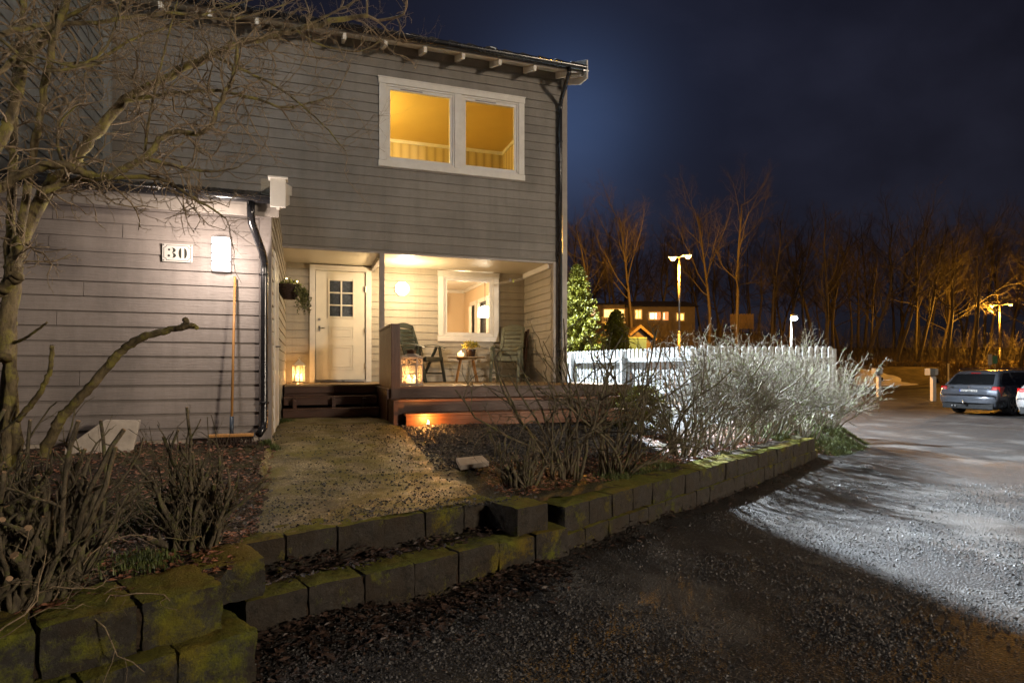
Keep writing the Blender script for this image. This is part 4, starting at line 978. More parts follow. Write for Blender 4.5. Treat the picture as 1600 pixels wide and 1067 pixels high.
# hanging basket
hb = empty('hanging_basket', (-.225, 8.5, 1.0), 0, 'dark wicker basket of trailing ivy hung on the garage side wall', 'hanging basket')
q = MB()
for k in range(11):
    z = -.085 + .16 * k / 10; rr = .075 + .065 * (k / 10) ** .7
    for o in (0,): q.tube([((rr + .004 * math.sin(a * 9 + k * 3.14)) * math.cos(a), (rr + .004 * math.sin(a * 9 + k * 3.14)) * math.sin(a), z + .003 * math.sin(a * 9 + k * 3.14)) for a in [6.283 * j / 54 for j in range(55)]], .0095, 5, False)
q.lathe((0, 0, -.095), [(.07, 0), (.078, .02), (.135, .15)], 20); q.tube([(.142 * math.cos(a), .142 * math.sin(a), .085) for a in [6.283 * j / 30 for j in range(31)]], .013, 6, False)
q.build('wicker_bowl', M['rattan'], hb, local=True, smooth=True)
q = MB(); gg = random.Random(4); vn = MB()
def leaf3(q, p, g_, s_):
    d = (rv(g_) + V((0, 0, -.6))).normalized(); s = d.cross(rv(g_)).normalized(); u = s.cross(d); q.add([p, p + d * s_ * .5 - s * s_ * .45, p + d * s_ * 1.2 + u * s_ * .2, p + d * s_ * .5 + s * s_ * .45], [(0, 1, 2, 3)])
for k in range(420):
    a = gg.random() * 6.28; rr = .15 * gg.random() ** .5; leaf3(q, V((rr * math.cos(a), rr * math.sin(a), .07 + .10 * gg.random() * (1.2 - rr / .15))), gg, gg.uniform(.02, .042))
for k in range(22):
    a = gg.uniform(-1.3, 1.1); x = .12 * math.cos(a) + .02; y0 = .12 * math.sin(a); L = gg.uniform(.12, .50) * (1 if x > .05 else .5); pts = [V((x, y0, .06))]; d = V((math.cos(a) * .7, math.sin(a) * .4, .4))
    n_ = int(L / .022)
    for j in range(n_):
        d = (d + V((gg.gauss(0, .14), gg.gauss(0, .14), -.42))).normalized(); pts.append(pts[-1] + d * .022)
        if j > 1:
            for _ in range(3): leaf3(q, pts[-1] + rv(gg) * .014, gg, gg.uniform(.016, .032))
    if len(pts) > 2: vn.tube(pts, .002, 3)
q.build('ivy', M['ivy'], hb, local=True); vn.build('vines', M['stem'], hb, local=True)
q = MB(); q.tube([(-.135, 0, .02), (-.15, 0, .10), (-.14, 0, .20)], .005, 6); q.build('wall_hook', M['black'], hb, local=True)
fl = emit('fairy_light_glow', (1, .72, .30), 25)
for p in ((.10, -.09, .13), (-.03, -.11, .16), (.12, .05, .10)): MB().lathe(p, [(.002, -.006), (.006, 0), (.002, .007)], 8).build('fairy_light', fl, hb, local=True)
lamp('fairy_glow', hb, (.10, -.13, .16), .35, (1, .75, .35), .01)
# folded slatted chair behind the right armchair
fd = empty('folded_chair', (4.02, 11.15, -.25), R(-12), 'folded brown slatted wooden chair leaning in the porch corner', 'chair')
q = MB(); q.beam((-.05, -.22, 0), (.04, -.18, 1.0), .03, .03, (0, 1, 0)); q.beam((-.05, .14, 0), (.04, .12, .98), .03, .03, (0, 1, 0)); q.build('frame', M['brownv'], fd, local=True, bevel=.003)
q = MB()
for k in range(10): z = .18 + .082 * k; q.beam((-.045 + .09 * z, -.20, z), (-.045 + .09 * z, .13, z - .10), .045, .010, (1, 0, .2))
q.build('slats', M['brownv'], fd, local=True, bevel=.002)
# clothes line with two pegs
cl = empty('clothes_line', (3.6, 11.2, 1.7), 0, 'thin sagging clothes line with two pegs strung under the porch ceiling', 'clothes line')
q = MB(); A = V((3.42, 11.38, 1.66)); B_ = V((4.11, 10.35, 1.80)); q.tube([A.lerp(B_, k / 14) + V((0, 0, -.05 * math.sin(math.pi * k / 14))) for k in range(15)], .0025, 4)
A2 = A + V((.05, .05, 0)); B2 = B_ + V((0, .1, -.01)); q.tube([A2.lerp(B2, k / 14) + V((0, 0, -.06 * math.sin(math.pi * k / 14))) for k in range(15)], .0025, 4); q.build('line', M['white'], cl)
for f_, c_, nm in ((.42, (.5, .6, .05), 0), (.36, (.3, .3, .5), 1)):
    p = A.lerp(B_, f_) + V((0, 0, -.05 * math.sin(math.pi * f_))); q = MB(); q.box(p.x - .006, p.x + .006, p.y - .008, p.y + .008, p.z - .045 if not nm else p.z - .01, p.z + .02 if not nm else p.z + .05); q.build('peg', simple('peg_plastic', c_, .4, var=.05), cl, bevel=.002)

# ================================================================ FENCES
def pickets(parent, A, B, ztop, zbot, pitch, side, m):
    A = V((*A, 0)); B = V((*B, 0)); d = (B - A); L = d.length; d.normalize(); nn = V((-d.y, d.x, 0)) * side; q = MB(); N_ = int(L / pitch); gg = random.Random(int(L * 100))
    for i in range(N_):
        c = A + d * (i + .5) * pitch; w = .048; zt = ztop + gg.gauss(0, .004) ; poly = [c - d * w + V((0, 0, zbot)), c + d * w + V((0, 0, zbot))]
        for k in range(9): a = math.pi * k / 8; poly.append(c + d * w * math.cos(a) + V((0, 0, zt - w + w * math.sin(a))))
        q.prism([p + nn * .002 for p in poly], nn * .019)
    q.build('pickets', m, parent)
    q = MB()
    for z in (zbot + .22, ztop - .26): q.beam(A + V((0, 0, z)) - nn * .018, B + V((0, 0, z)) - nn * .018, .036, .085)
    q.build('rail', m, parent)
    n_ = max(2, int(L / 2.0) + 1)
    for i in range(n_): c = A + d * (L * i / (n_ - 1)) - nn * .085; o = MB().box(c.x - .05, c.x + .05, c.y - .05, c.y + .05, gz(c.x, c.y) - .05, ztop - .05).build('post', m, parent, bevel=.004)
M['fence'] = simple('weathered_white_fence_paint', (.42, .43, .42), .5, var=.1, scale=6, bump=.001)
f1 = empty('picket_fence', (6.9, 12.5, -.8), label='white picket fence running back along the yard beside the house', cat='fence')
pickets(f1, (7.24, 10.22), (6.45, 17.0), .445, -.70, .150, -1, M['fence'])
f2 = empty('picket_fence', (8.7, 10, -.9), label='white picket fence with round tops rising behind the pale hedge', cat='fence')
pickets(f2, (7.32, 10.2), (10.35, 9.78), .45, -.85, .150, -1, M['fence'])
# ================================================================ BRANCHING
def grow(mbs, g, p, d, L, r, lvl, C):
    n = C['seg'][lvl]; pts = [p]; rad = [r]; ds = []
    tap = C['tap'][lvl]
    for i in range(n):
        d = (d + rv(g) * C['wob'][lvl] + V((0, 0, C['up'][lvl]))).normalized(); p = p + d * (L / n); pts.append(p); rad.append(r * (1 - (1 - tap) * (i + 1) / n)); ds.append(d)
    if lvl == 0 and 'ends' in C: C['ends'].append((p, d, rad[-1]))
    mbs[min(lvl, len(mbs) - 1)].tube(pts, rad, C['sides'][lvl], cap=C.get('cap', False) or lvl == 0)
    if lvl + 1 < len(C['seg']):
        k = C['kids'][lvl]; k = int(k) + (g.random() < k - int(k))
        for j in range(k):
            t = C['t0'][lvl] + (1 - C['t0'][lvl]) * (j + g.random()) / k; i = min(n - 1, int(t * n)); f = t * n - i; q = pts[i].lerp(pts[i + 1], f); b = ds[i]
            a = R(g.gauss(C['ang'][lvl], 12)); ax = b.cross(rv(g)).normalized(); dd = (b * math.cos(a) + ax * math.sin(a)).normalized()
            rr = rad[i] * C['rr'][lvl]; grow(mbs, g, q, dd, L * C['lr'][lvl] * g.uniform(.65, 1.25) * (1.15 - .55 * t * C.get('cone', 1)), rr, lvl + 1, C)

# ================================================================ LEFT TREE (limbs laid out by hand, twigs grown)
g = random.Random(21)
tree = empty('garden_tree', tuple(W(20, 720, 4.4)), label='bare lichened garden tree whose limbs spread before the garage roof', cat='tree')
trunk = MB(); crown = MB(); limbs = []
def limb(P, t0, t1, r0, r1, mb=trunk, tw=True, n=8):
    P2 = []
    for i in range(len(P) - 1):      # smooth a little
        for k in range(7):
            f = k / 7; p0 = P[max(0, i - 1)]; p1 = P[i]; p2 = P[i + 1]; p3 = P[min(len(P) - 1, i + 2)]
            c = [0.5 * ((2 * p1[j]) + (-p0[j] + p2[j]) * f + (2 * p0[j] - 5 * p1[j] + 4 * p2[j] - p3[j]) * f * f + (-p0[j] + 3 * p1[j] - 3 * p2[j] + p3[j]) * f ** 3) for j in (0, 1)]; P2.append(c)
    P2.append(P[-1]); m = len(P2) - 1; pts = [W(c[0], c[1], t0 + (t1 - t0) * i / m) + rv(g) * r0 * .12 for i, c in enumerate(P2)]
    rad = [(r0 + (r1 - r0) * i / m) * (1 + .055 * g.gauss(0, 1)) for i in range(m + 1)]
    mb.tube(pts, rad, n); 
    if tw: limbs.append((pts, rad))
    return pts
limb([(8, 735), (14, 640), (16, 540), (12, 450), (15, 400), (20, 262), (23, 169), (28, 75), (41, -20)], 4.35, 4.5, .038, .020)
limb([(30, 730), (20, 620), (18, 520), (22, 440), (28, 398), (45, 281), (62, 187), (81, 75), (112, -20)], 4.40, 4.3, .036, .022)
limb([(6, 560), (18, 450), (34, 375), (75, 292), (109, 262), (142, 217), (195, 157), (240, 131), (337, 82), (412, 60), (470, 45), (575, 22)], 4.3, 4.9, .056, .018)
limb([(-40, 305), (0, 292), (56, 262), (101, 259), (157, 277), (195, 262), (225, 247), (262, 210), (322, 204), (345, 157), (364, 120), (372, 70)], 4.0, 4.6, .036, .012)
limb([(225, 247), (274, 259), (289, 262), (330, 268), (372, 262)], 4.35, 4.5, .016, .005)
limb([(60, 300), (86, 292), (124, 281), (225, 277), (262, 285), (319, 319), (352, 340)], 4.2, 4.5, .026, .005)
limb([(195, 157), (250, 150), (330, 142), (400, 155), (450, 168), (520, 150)], 4.5, 4.8, .020, .006)
limb([(330, 85), (380, 110), (440, 140), (500, 190), (540, 235)], 4.6, 4.8, .014, .004)
limb([(-30, 260), (0, 221), (22, 165), (41, 97), (75, 56), (112, -10)], 4.2, 4.5, .040, .024)
limb([(-30, 130), (0, 112), (56, 60), (100, 30), (180, -15)], 4.1, 4.4, .022, .01)
limb([(-20, 60), (60, 40), (150, 35), (260, 20), (360, 30), (450, 5)], 4.1, 4.9, .020, .006)
limb([(100, 100), (150, 95), (210, 60), (300, 30), (420, -10)], 4.4, 4.9, .014, .006)
limb([(0, 60), (70, 110), (150, 90), (180, 40), (190, -10)], 4.1, 4.3, .012, .006)
limb([(225, 250), (232, 190), (245, 130), (262, 60), (280, -10)], 4.4, 4.5, .011, .004)
limb([(160, 98), (120, 105), (60, 90), (10, 80)], 4.2, 4.1, .010, .005)
limb([(460, 45), (500, 70), (560, 80), (600, 60)], 4.8, 5.0, .010, .003)
limb([(470, 45), (520, 20), (570, -5)], 4.8, 5.0, .011, .004)
limb([(98, 255), (90, 220), (95, 190), (120, 165)], 4.2, 4.1, .012, .004)
# cut limbs low on the trunk
limb([(66, 712), (85, 672), (103, 643), (140, 606), (181, 556), (214, 531), (255, 517), (290, 511)], 4.2, 4.0, .037, .020, tw=False)
limb([(284, 512), (292, 503), (289, 498)], 4.01, 4.0, .020, .016, tw=False); limb([(286, 511), (300, 508), (307, 512)], 4.0, 3.98, .019, .014, tw=False)
limb([(28, 655), (50, 630), (66, 606), (78, 575), (82, 540)], 4.3, 4.1, .021, .014, tw=False)
limb([(-30, 470), (0, 455), (18, 440), (28, 433)], 4.0, 3.9, .040, .034, tw=False)
limb([(22, 535), (45, 525), (74, 503)], 4.3, 4.1, .012, .006, tw=False)
limb([(12, 730), (10, 640), (14, 560), (18, 500)], 4.45, 4.5, .046, .036, tw=False)
TC = dict(seg=[6, 5, 4], wob=[.40, .46, .5], up=[.03, .04, .04], tap=[.45, .5, .6], sides=[4, 3, 3], kids=[4.2, 2.8], t0=[.12, .15], ang=[48, 50], rr=[.62, .75], lr=[.50, .48])
for (pts, rad) in limbs:
    for i in range(3, len(pts)):
        k = .60 if rad[i] < .02 else .26
        if pts[i].z < .9 and rad[i] > .03: continue
        for _ in range(int(k) + (g.random() < k % 1)):
            b = (pts[i] - pts[i - 1]).normalized(); ax = b.cross(rv(g)).normalized(); a = R(g.uniform(25, 75)); d = b * math.cos(a) + ax * math.sin(a)
            d.y *= .7; grow([crown], g, pts[i].lerp(pts[i - 1], g.random()), d.normalized(), g.uniform(.28, .72), min(.0085, rad[i] * .55), 0, TC)
    b = (pts[-1] - pts[-2]).normalized(); grow([crown], g, pts[-1], b, .55, rad[-1] * .8, 0, TC)
trunk.build('trunk', M['bark'], tree, smooth=True); crown.build('crown', M['twig'], tree, smooth=True)

# ================================================================ PRUNED SHRUBS
def shrub(loc, label, seed, n, H, spread, lean, r0, C, m, rad=.12, name='pruned_shrub', grp=None, ends=True, cat='shrub', hv=.45, mixed=False):
    C = dict(C, ends=[]) if mixed else C; g = random.Random(seed); x, y = loc; z = gz(x, y) - .03; r = empty(name, (x, y, z + .03), 0, label, cat, grp); st_ = MB(); tw = MB(); ce = MB()
    for i in range(n):
        a = g.random() * 6.28; q = g.random() ** .5; b = V((x + rad * q * math.cos(a), y + rad * q * math.sin(a), z))
        d = V((math.cos(a) * spread * q + lean[0] + g.gauss(0, .08), math.sin(a) * spread * q + lean[1] + g.gauss(0, .08), 1)).normalized(); L = H * g.uniform(1 - hv, 1.05)
        if mixed:
            k = g.random()
            if k < .13: grow([st_, tw], g, b, d, L * .55, r0 * g.uniform(1.2, 1.9), 0, dict(C, wob=[.16, .3, .3], tap=[.85, .6, .5], kids=[2.5, 1]))
            elif k < .36: grow([st_, tw], g, b, d, L * g.uniform(.6, 1), r0 * g.uniform(.6, 1.1), 0, dict(C, wob=[.12, .3, .3], kids=[2.0, 1.6]))
            else: grow([st_, tw], g, b, (d + rv(g) * .22).normalized(), L * g.uniform(.35, 1.0), r0 * g.uniform(.20, .48), 0, dict(C, wob=[.22, .35, .4], kids=[2.6, 2], tap=[.5, .5, .5]))
        else: grow([st_, tw], g, b, d, L, r0 * g.uniform(.6, 1.3), 0, C)
    if ends:
        for (p, d, q_) in C.get('ends', []):
            if q_ > .005: ce.tube([p - d * .002, p + d * .003], q_ * .93, 6)
        if ce.v: ce.build('cut_ends', M['cut'], r)
    st_.build('stems', m, r, smooth=True)
    if tw.v: tw.build('twigs', m, r, smooth=True)
    return r
# stumpy clumps at left: thick cut stems, few twigs
CL = dict(seg=[9, 4, 3], wob=[.085, .2, .3], up=[.05, .10, .03], tap=[.72, .6, .5], sides=[6, 4, 3], kids=[1.3, 1.0], t0=[.2, .2], ang=[30, 36], rr=[.62, .55], lr=[.42, .5], cap=True)
PR_ = 'pruned shrubs beside the steps'
shrub((-1.30, 3.27), 'dense clump of sawn grey stems in the left foreground behind the mossy wall', 31, 340, .90, .28, (.0, 0), .0130, CL, M['stem'], .31, grp=PR_, hv=.6, mixed=True)
shrub((-1.75, 3.05), 'sawn stems at the left picture edge in front of the tree', 32, 210, .90, .32, (0, 0), .012, CL, M['stem'], .3, grp=PR_, hv=.6, mixed=True)
shrub((-.60, 3.80), 'small upright clump of sawn stems beside the top step', 33, 125, .84, .24, (.02, 0), .0125, CL, M['stem'], .11, grp=PR_, hv=.6, mixed=True)
CT = dict(CL, wob=[.35, .4, .4], up=[-.10, -.05, 0], kids=[3, 2], tap=[.4, .4, .4])
shrub((-1.35, 3.02), 'tangle of thin trailing twigs over the mossy wall at left', 34, 60, .55, 1.6, (0, -.2), .0045, CT, M['twig'], .45, name='bramble', cat='bramble', hv=.6)
# dark bushes behind the long wall
CD = dict(seg=[8, 6, 5, 3], wob=[.22, .34, .42, .45], up=[.03, .06, .05, .03], tap=[.45, .4, .4, .4], sides=[6, 4, 3, 3], kids=[3.4, 2.8, 2.0], t0=[.3, .2, .2], ang=[42, 52, 55], rr=[.66, .68, .7], lr=[.46, .52, .5], cap=True)
HG = 'leafless hedge shrubs behind the long wall'
shrub((1.72, 4.92), 'low sawn stump of a shrub at the near end of the long wall', 41, 60, .62, .42, (-.1, 0), .014, CL, M['stem'], .13, grp=HG, hv=.6, mixed=True)
shrub((2.30, 5.28), 'tall dark leafless shrub with gnarled stems in front of the deck corner', 42, 16, 1.65, .24, (.02, 0), .015, CD, M['stem'], .16, grp=HG, hv=.35)
shrub((2.95, 5.50), 'dark leafless shrub leaning right over the middle of the long wall', 43, 26, 1.5, .36, (.28, 0), .0145, CD, M['stem'], .16, grp=HG, hv=.35)
shrub((4.35, 6.40), 'dark branching shrub standing where the bright hedge begins', 44, 26, 1.35, .5, (.1, 0), .0135, CD, M['stem'], .16, grp=HG, hv=.35)
CH = dict(seg=[7, 6, 4, 3], wob=[.16, .28, .36, .4], up=[.04, .06, .06, .03], tap=[.55, .6, .6, .7], sides=[5, 3, 3, 3], kids=[6.2, 4.2, 1.4], t0=[.22, .15, .2], ang=[30, 36, 42], rr=[.62, .78, .85], lr=[.5, .5, .5])
for i, (x, y, H, lab) in enumerate(((5.20, 6.95, 1.30, 'first dense pale twiggy hedge shrub after the dark one'), (6.05, 7.35, 1.30, 'second dense pale hedge shrub, above the end of the long wall'), (6.95, 7.85, 1.28, 'third dense pale hedge shrub, just past the end of the long wall'), (7.95, 8.25, 1.22, 'fourth dense silvery hedge shrub, over the grass bank'), (8.95, 8.75, 1.12, 'last silvery hedge shrub at the far right end, by the driveway'))):
    shrub((x, y), lab, 50 + i, 32, H * 1.1, .56, (.16, -.02), .0135, CH, M['hedge'], .28, grp=HG, hv=.3, name='hedge_shrub')
# small evergreen seen through the twigs
def leafy(name, loc, H, Rr, label, cat, m, seed, N, prof, s0, s1, up=.6, grp=None, z=None):
    g = random.Random(seed); z = gz(*loc) if z is None else z; r = empty(name, (loc[0], loc[1], z), 0, label, cat, grp); q = MB(); O = V((loc[0], loc[1], z))
    for k in range(N):
        h = g.random(); a = g.random() * 6.28; lob = 1 + .14 * math.sin(3 * a + h * 9) + .10 * math.sin(7 * a + h * 40) + .55 * noise.noise(V((math.cos(a) * 2.4, math.sin(a) * 2.4, h * 9 + seed))); rr = Rr * prof(h) * lob * (g.random() ** .35)
        p = O + V((rr * math.cos(a), rr * math.sin(a), h * H)); d = (V((math.cos(a), math.sin(a), up)) + rv(g) * .45).normalized(); s = d.cross(rv(g)).normalized(); L = g.uniform(s0, s1)
        q.add([p - s * L * .22, p + s * L * .22, p + d * L * .6 + s * L * .3, p + d * L, p + d * L * .6 - s * L * .3], [(0, 1, 2, 3, 4)])
    q.build('foliage', m, r); MB().tube([O, O + V((0, 0, H * .85))], [.04 * H / 2 + .01, .008], 6).build('trunk', M['fbark'], r); return r
def conifer(loc, z, H, Rr, label, seed, nb, prof, droop=.1):
    g = random.Random(seed); r = empty('conifer', (loc[0], loc[1], z), 0, label, 'tree'); q = MB(); br = MB(); O = V((loc[0], loc[1], z))
    for k in range(nb):
        h = g.random() ** .85; a = g.random() * 6.28; L = Rr * prof(h) * g.uniform(.55, 1.3) + .05; p = O + V((0, 0, h * H * .96)); d = V((math.cos(a), math.sin(a), .55 + .5 * h)).normalized(); pts = [p]; n_ = max(3, int(L / .07))
        for j in range(n_):
            d = (d + rv(g) * .10 + V((0, 0, -droop * .3))).normalized(); p = p + d * (L / n_); pts.append(p)
            for _ in range(10 + int(6 * j / n_)):
                e = (d + rv(g) * .65).normalized(); s = e.cross(rv(g)).normalized(); l = g.uniform(.035, .085); o = p + rv(g) * .03
                q.add([o - s * l * .2, o + s * l * .2, o + e * l * .6 + s * l * .25, o + e * l, o + e * l * .6 - s * l * .25], [(0, 1, 2, 3, 4)])
        br.tube(pts, [.008] + [.004] * (len(pts) - 1), 3, False)
    q.build('foliage', M['thuja'], r); br.tube([O, O + V((0, 0, H * .95))], [.07, .01], 6); br.build('trunk', M['fbark'], r); return r
conifer(tuple(W(902, 545, 19.5))[:2], -.95, 4.35, 1.0, 'ragged yellow green conifer beside the corner of the house', 62, 620, lambda h: (1 - h) ** .7)
leafy('evergreen_shrub', (4.75, 8.0), .62, .42, 'low bright green evergreen shrub seen through the twigs by the deck', 'shrub', M['thuja'], 61, 5200, lambda h: (1 - h * h) ** .5, .02, .05)
leafy('columnar_conifer', tuple(W(963, 545, 30))[:2], 3.6, .62, 'slim columnar green conifer behind the picket fence', 'tree', M['thuja'], 63, 16000, lambda h: (math.sin(math.pi * min(1, .12 + h * .88))) ** .55, .05, .11, 1.2, z=-.75)
leafy('conifer', tuple(W(1010, 560, 21))[:2], 1.1, .5, 'small yellow green bush behind the picket fence', 'shrub', M['thuja'], 64, 5000, lambda h: (1 - h * h) ** .5, .04, .09, .6, z=-1.2)
# ================================================================ STREET LAMPS (lit)
sod = (1.0, .42, .035)
em_s = emit('sodium_glow', (1, .45, .05), 2.6)
em_w = emit('white_led_glow', (.85, .95, 1.0), 12)
def street_lamp(px, py, t, zb, hs, label, power, grp='orange double street lamps', zl=None):
    b = W(px, py, t); z1 = b.z; r = empty('street_lamp', (b.x, b.y, zb), R(-18.6), label, 'street lamp', grp); H = z1 - zb
    q = MB(); q.tube([(0, 0, 0), (0, 0, H * .45)], [.09, .075], 12); q.tube([(0, 0, H * .45), (0, 0, H)], [.06, .045], 12); q.lathe((0, 0, H * .44), [(.075, 0), (.085, .02), (.085, .10), (.06, .14)], 12); q.build('pole', M['metalpole'], r, local=True, smooth=True)
    for i, (dx, dz_) in enumerate(((-hs * .42 + .16, -.05), (hs * .6 - .16, .06))):
        q = MB(); q.tube([(0, 0, H - .05), (dx * .5, 0, H + .02 + dz_ * .5), (dx, 0, H + dz_ + .03)], .028, 8); q.build('arm', M['metalpole'], r, local=True, smooth=True)
        s = 1 if dx > 0 else -1; q = MB(); q.grid(lambda u, v: (dx + s * (-.12 + .5 * u), .13 * math.cos(math.pi * v) * math.sin(math.pi * (.12 + .8 * u)) ** .4, H + dz_ + .02 + .10 * math.sin(math.pi * v) * math.sin(math.pi * (.1 + .8 * u)) ** .5), 10, 8)
        hd_ = q.build('lamp_head', M['metalpole'], r, local=True, smooth=True)
        q = MB(); q.grid(lambda u, v: (dx + s * (-.02 + .34 * u), .10 * math.cos(math.pi * v) * math.sin(math.pi * (.05 + .9 * u)) ** .5, H + dz_ + .015 - .19 * math.sin(math.pi * v) * math.sin(math.pi * (.05 + .9 * u)) ** .5), 10, 8)
        q.build('lamp_glass', em_s, hd_, local=True, smooth=True)
        lamp('street_light', r, (dx + s * .1, -.0, H + dz_ - .62), power, sod, .12)
    return r
M['metalpole'] = simple('galvanised_pole', (.30, .29, .27), .5, .4, .15, 6, .0005)
street_lamp(1061, 401, 35, -1.5, .88, 'tall orange double street lamp behind the white fence', 2800)
street_lamp(1562, 476, 58, -1.5, 1.75, 'tall orange double street lamp far right beyond the cars', 1900)
def led_lamp(px, py, t, zb, label, power, arm=.5, name='street_lamp', rz=-18.6, grp=None, col=(.80, .90, 1.0), em=None):
    b = W(px, py, t); H = b.z - zb; r = empty(name, (b.x, b.y, zb), R(rz), label, 'street lamp', grp)
    q = MB(); q.tube([(0, 0, 0), (0, 0, H + .05)], [.06, .04], 12); q.build('pole', M['metalpole'], r, local=True, smooth=True)
    q = MB(); q.lathe((0, -.32, H + .02), [(.04, 0), (.17, .04), (.15, .09), (.03, .13)], 16); q.tube([(0, 0, H - .02), (0, -.16, H + .10), (0, -.32, H + .10)], .025, 8); h = q.build('lamp_head', M['metalpole'], r, local=True, smooth=True)
    q = MB(); q.lathe((0, -.32, H - .17), [(.03, 0), (.11, .03), (.16, .09), (.16, .14), (.12, .185)], 20); q.build('lamp_glass', em or em_w, h, local=True, smooth=True)
    lamp('street_light', r, (0, -.42, H - .65), power, col, .10); return r
led_lamp(1236, 496, 30, -1.5, 'short white street lamp shining behind the hedge', 200)
# white street lamp standing behind the house: its light falls past the corner onto hedge and driveway
bx = V((5.55, 21.0, 7.2)); px = None
def raw_lamp(x, y, zb, z, label, power, col, em, size=.1, aim=None, arm=.5):
    r = empty('street_lamp', (x, y, zb), 0, label, 'street lamp'); H = z - zb
    q = MB(); q.tube([(0, 0, 0), (0, 0, H + .05)], [.08, .05], 12); q.build('pole', M['metalpole'], r, local=True, smooth=True)
    q = MB(); q.lathe((arm, 0, H + .02), [(.05, 0), (.22, .05), (.20, .10), (.03, .16)], 16); q.tube([(0, 0, H - .02), (arm * .4, 0, H + .12), (arm, 0, H + .13)], .03, 8); h = q.build('lamp_head', M['metalpole'], r, local=True, smooth=True)
    q = MB(); q.lathe((arm, 0, H - .08), [(.05, 0), (.13, .02), (.15, .09)], 16); q.build('lamp_glass', em, h, local=True, smooth=True)
    l = lamp('street_light', r, (arm, 0, H - .28), power, col, size, 'SPOT' if aim else 'POINT')
    if aim: l.data.spot_size = R(aim[3]); l.data.spot_blend = .35; l.rotation_euler = (V(aim[:3]) - V((x + arm, y, z - .28))).to_track_quat('-Z', 'Y').to_euler()
    return r
raw_lamp(5.25, 15.8, -1.5, 8.5, 'tall white street lamp standing behind the house', 27000, (.80, .90, 1.0), em_w, .20, (6.2, 7.5, -1.5, 128), -.55)
raw_lamp(10.8, -10.0, -1.5, 3.6, 'warm street lamp across the driveway behind the viewer', 3500, (1.0, .82, .63), emit('warm_lamp_glow', (1, .75, .45), 6), .9)

# ================================================================ FAR BUILDINGS
M['farwall'] = simple('far_house_boards', (.07, .055, .045), .7, var=.2, scale=2)
M['farroof'] = simple('far_roof', (.03, .025, .022), .7, var=.3, scale=1)
winm = emit('warm_lit_window', (1, .60, .16), 1.5, .5, .9); winp = emit('pale_lit_window', (1, .72, .40), 1.6, .4, .9); winr = emit('red_lit_curtain', (.75, .03, .04), .55)
T0 = 55
def wrect(x0, x1, y0, y1, m, parent, nm, t=T0, back=.06, frame=True):
    a = W(x0, y0, t); b = W(x1, y1, t); c = (a + b) / 2; q = MB(); q.obox(c - FW * back, RT * abs((b - a).dot(RT)) / 2, FW * .03, V((0, 0, abs(a.z - b.z) / 2))); o = q.build(nm, m, parent)
    if frame:
        w = abs((b - a).dot(RT)) / 2; h = abs(a.z - b.z) / 2; q = MB(); k = .05; cc = c - FW * (back + .05)
        for (ox, oz, ex, ez) in ((0, h, w + k, k), (0, -h, w + k, k), (-w, 0, k, h - k), (w, 0, k, h - k), (0, 0, .03, h - k)): q.obox(cc + RT * ox + V((0, 0, oz)), RT * ex, FW * .03, V((0, 0, ez)))
        q.build('frame', M['white'], o)
    return o
def far_house(x0, x1, ytop, yeave, ybot, t, label, dep=8):
    a = W(x0, ybot, t); b = W(x1, ybot, t); r = empty('terraced_house', tuple((a + b) / 2), 0, label, 'house', 'dim houses on the slope'); q = MB(); c = (a + b) / 2 + FW * dep / 2; w = (b - a).dot(RT) / 2; h = (ybot - yeave) / F * t
    q.obox(c + V((0, 0, h / 2 - .5)), RT * w, FW * dep / 2, V((0, 0, h / 2 + .5))); q.build('wall', M['farwall'], r)
    e = W(x0, yeave, t).z; tp = W(x0, ytop, t).z - e; q = MB(); o = V((a.x, a.y, e + .01)); q.prism([o - RT * .3 - FW * .5, o - RT * .3 + FW * (dep / 2) + V((0, 0, tp)), o - RT * .3 + FW * (dep + .5)], RT * (2 * w + .6)); q.build('roof', M['farroof'], r); return r
h1 = far_house(985, 1086, 463, 479, 530, T0, 'low dark house with red curtained windows on the slope behind the lamp')
wrect(1014, 1031, 488, 499, winp, h1, 'window'); wrect(1025.5, 1031, 488.2, 498.8, winr, h1, 'curtain', back=.16, frame=False)
wrect(1035.5, 1043, 488, 499.5, winp, h1, 'window'); wrect(1037.5, 1043, 488.2, 499.3, winr, h1, 'curtain', back=.16, frame=False)
wrect(1057, 1068, 489.5, 500.5, winm, h1, 'window')
h2 = far_house(898, 984, 466, 476, 530, T0 + 1, 'low dark house with yellow windows and balcony above the small conifer')
wrect(992, 1002, 484, 498, winm, h1, 'window')
wrect(943, 975, 483, 496, winm, h2, 'window', T0 + 1); wrect(920, 930, 479, 492, winp, h2, 'window', T0 + 1); wrect(903, 914, 480, 494, winp, h2, 'window', T0 + 1)
a = W(940, 503, T0); q = MB()
for k in range(14): p = W(941 + 2.6 * k, 502, T0 - .8); q.box(p.x - .03, p.x + .03, p.y - .03, p.y + .03, p.z - .1, p.z + .35)
q.beam(W(940, 495.5, T0 - .8), W(977, 495.5, T0 - .8), .06, .06); q.beam(W(940, 503.5, T0 - .8), W(977, 503.5, T0 - .8), .12, .15); q.build('balcony', M['white'], h2)
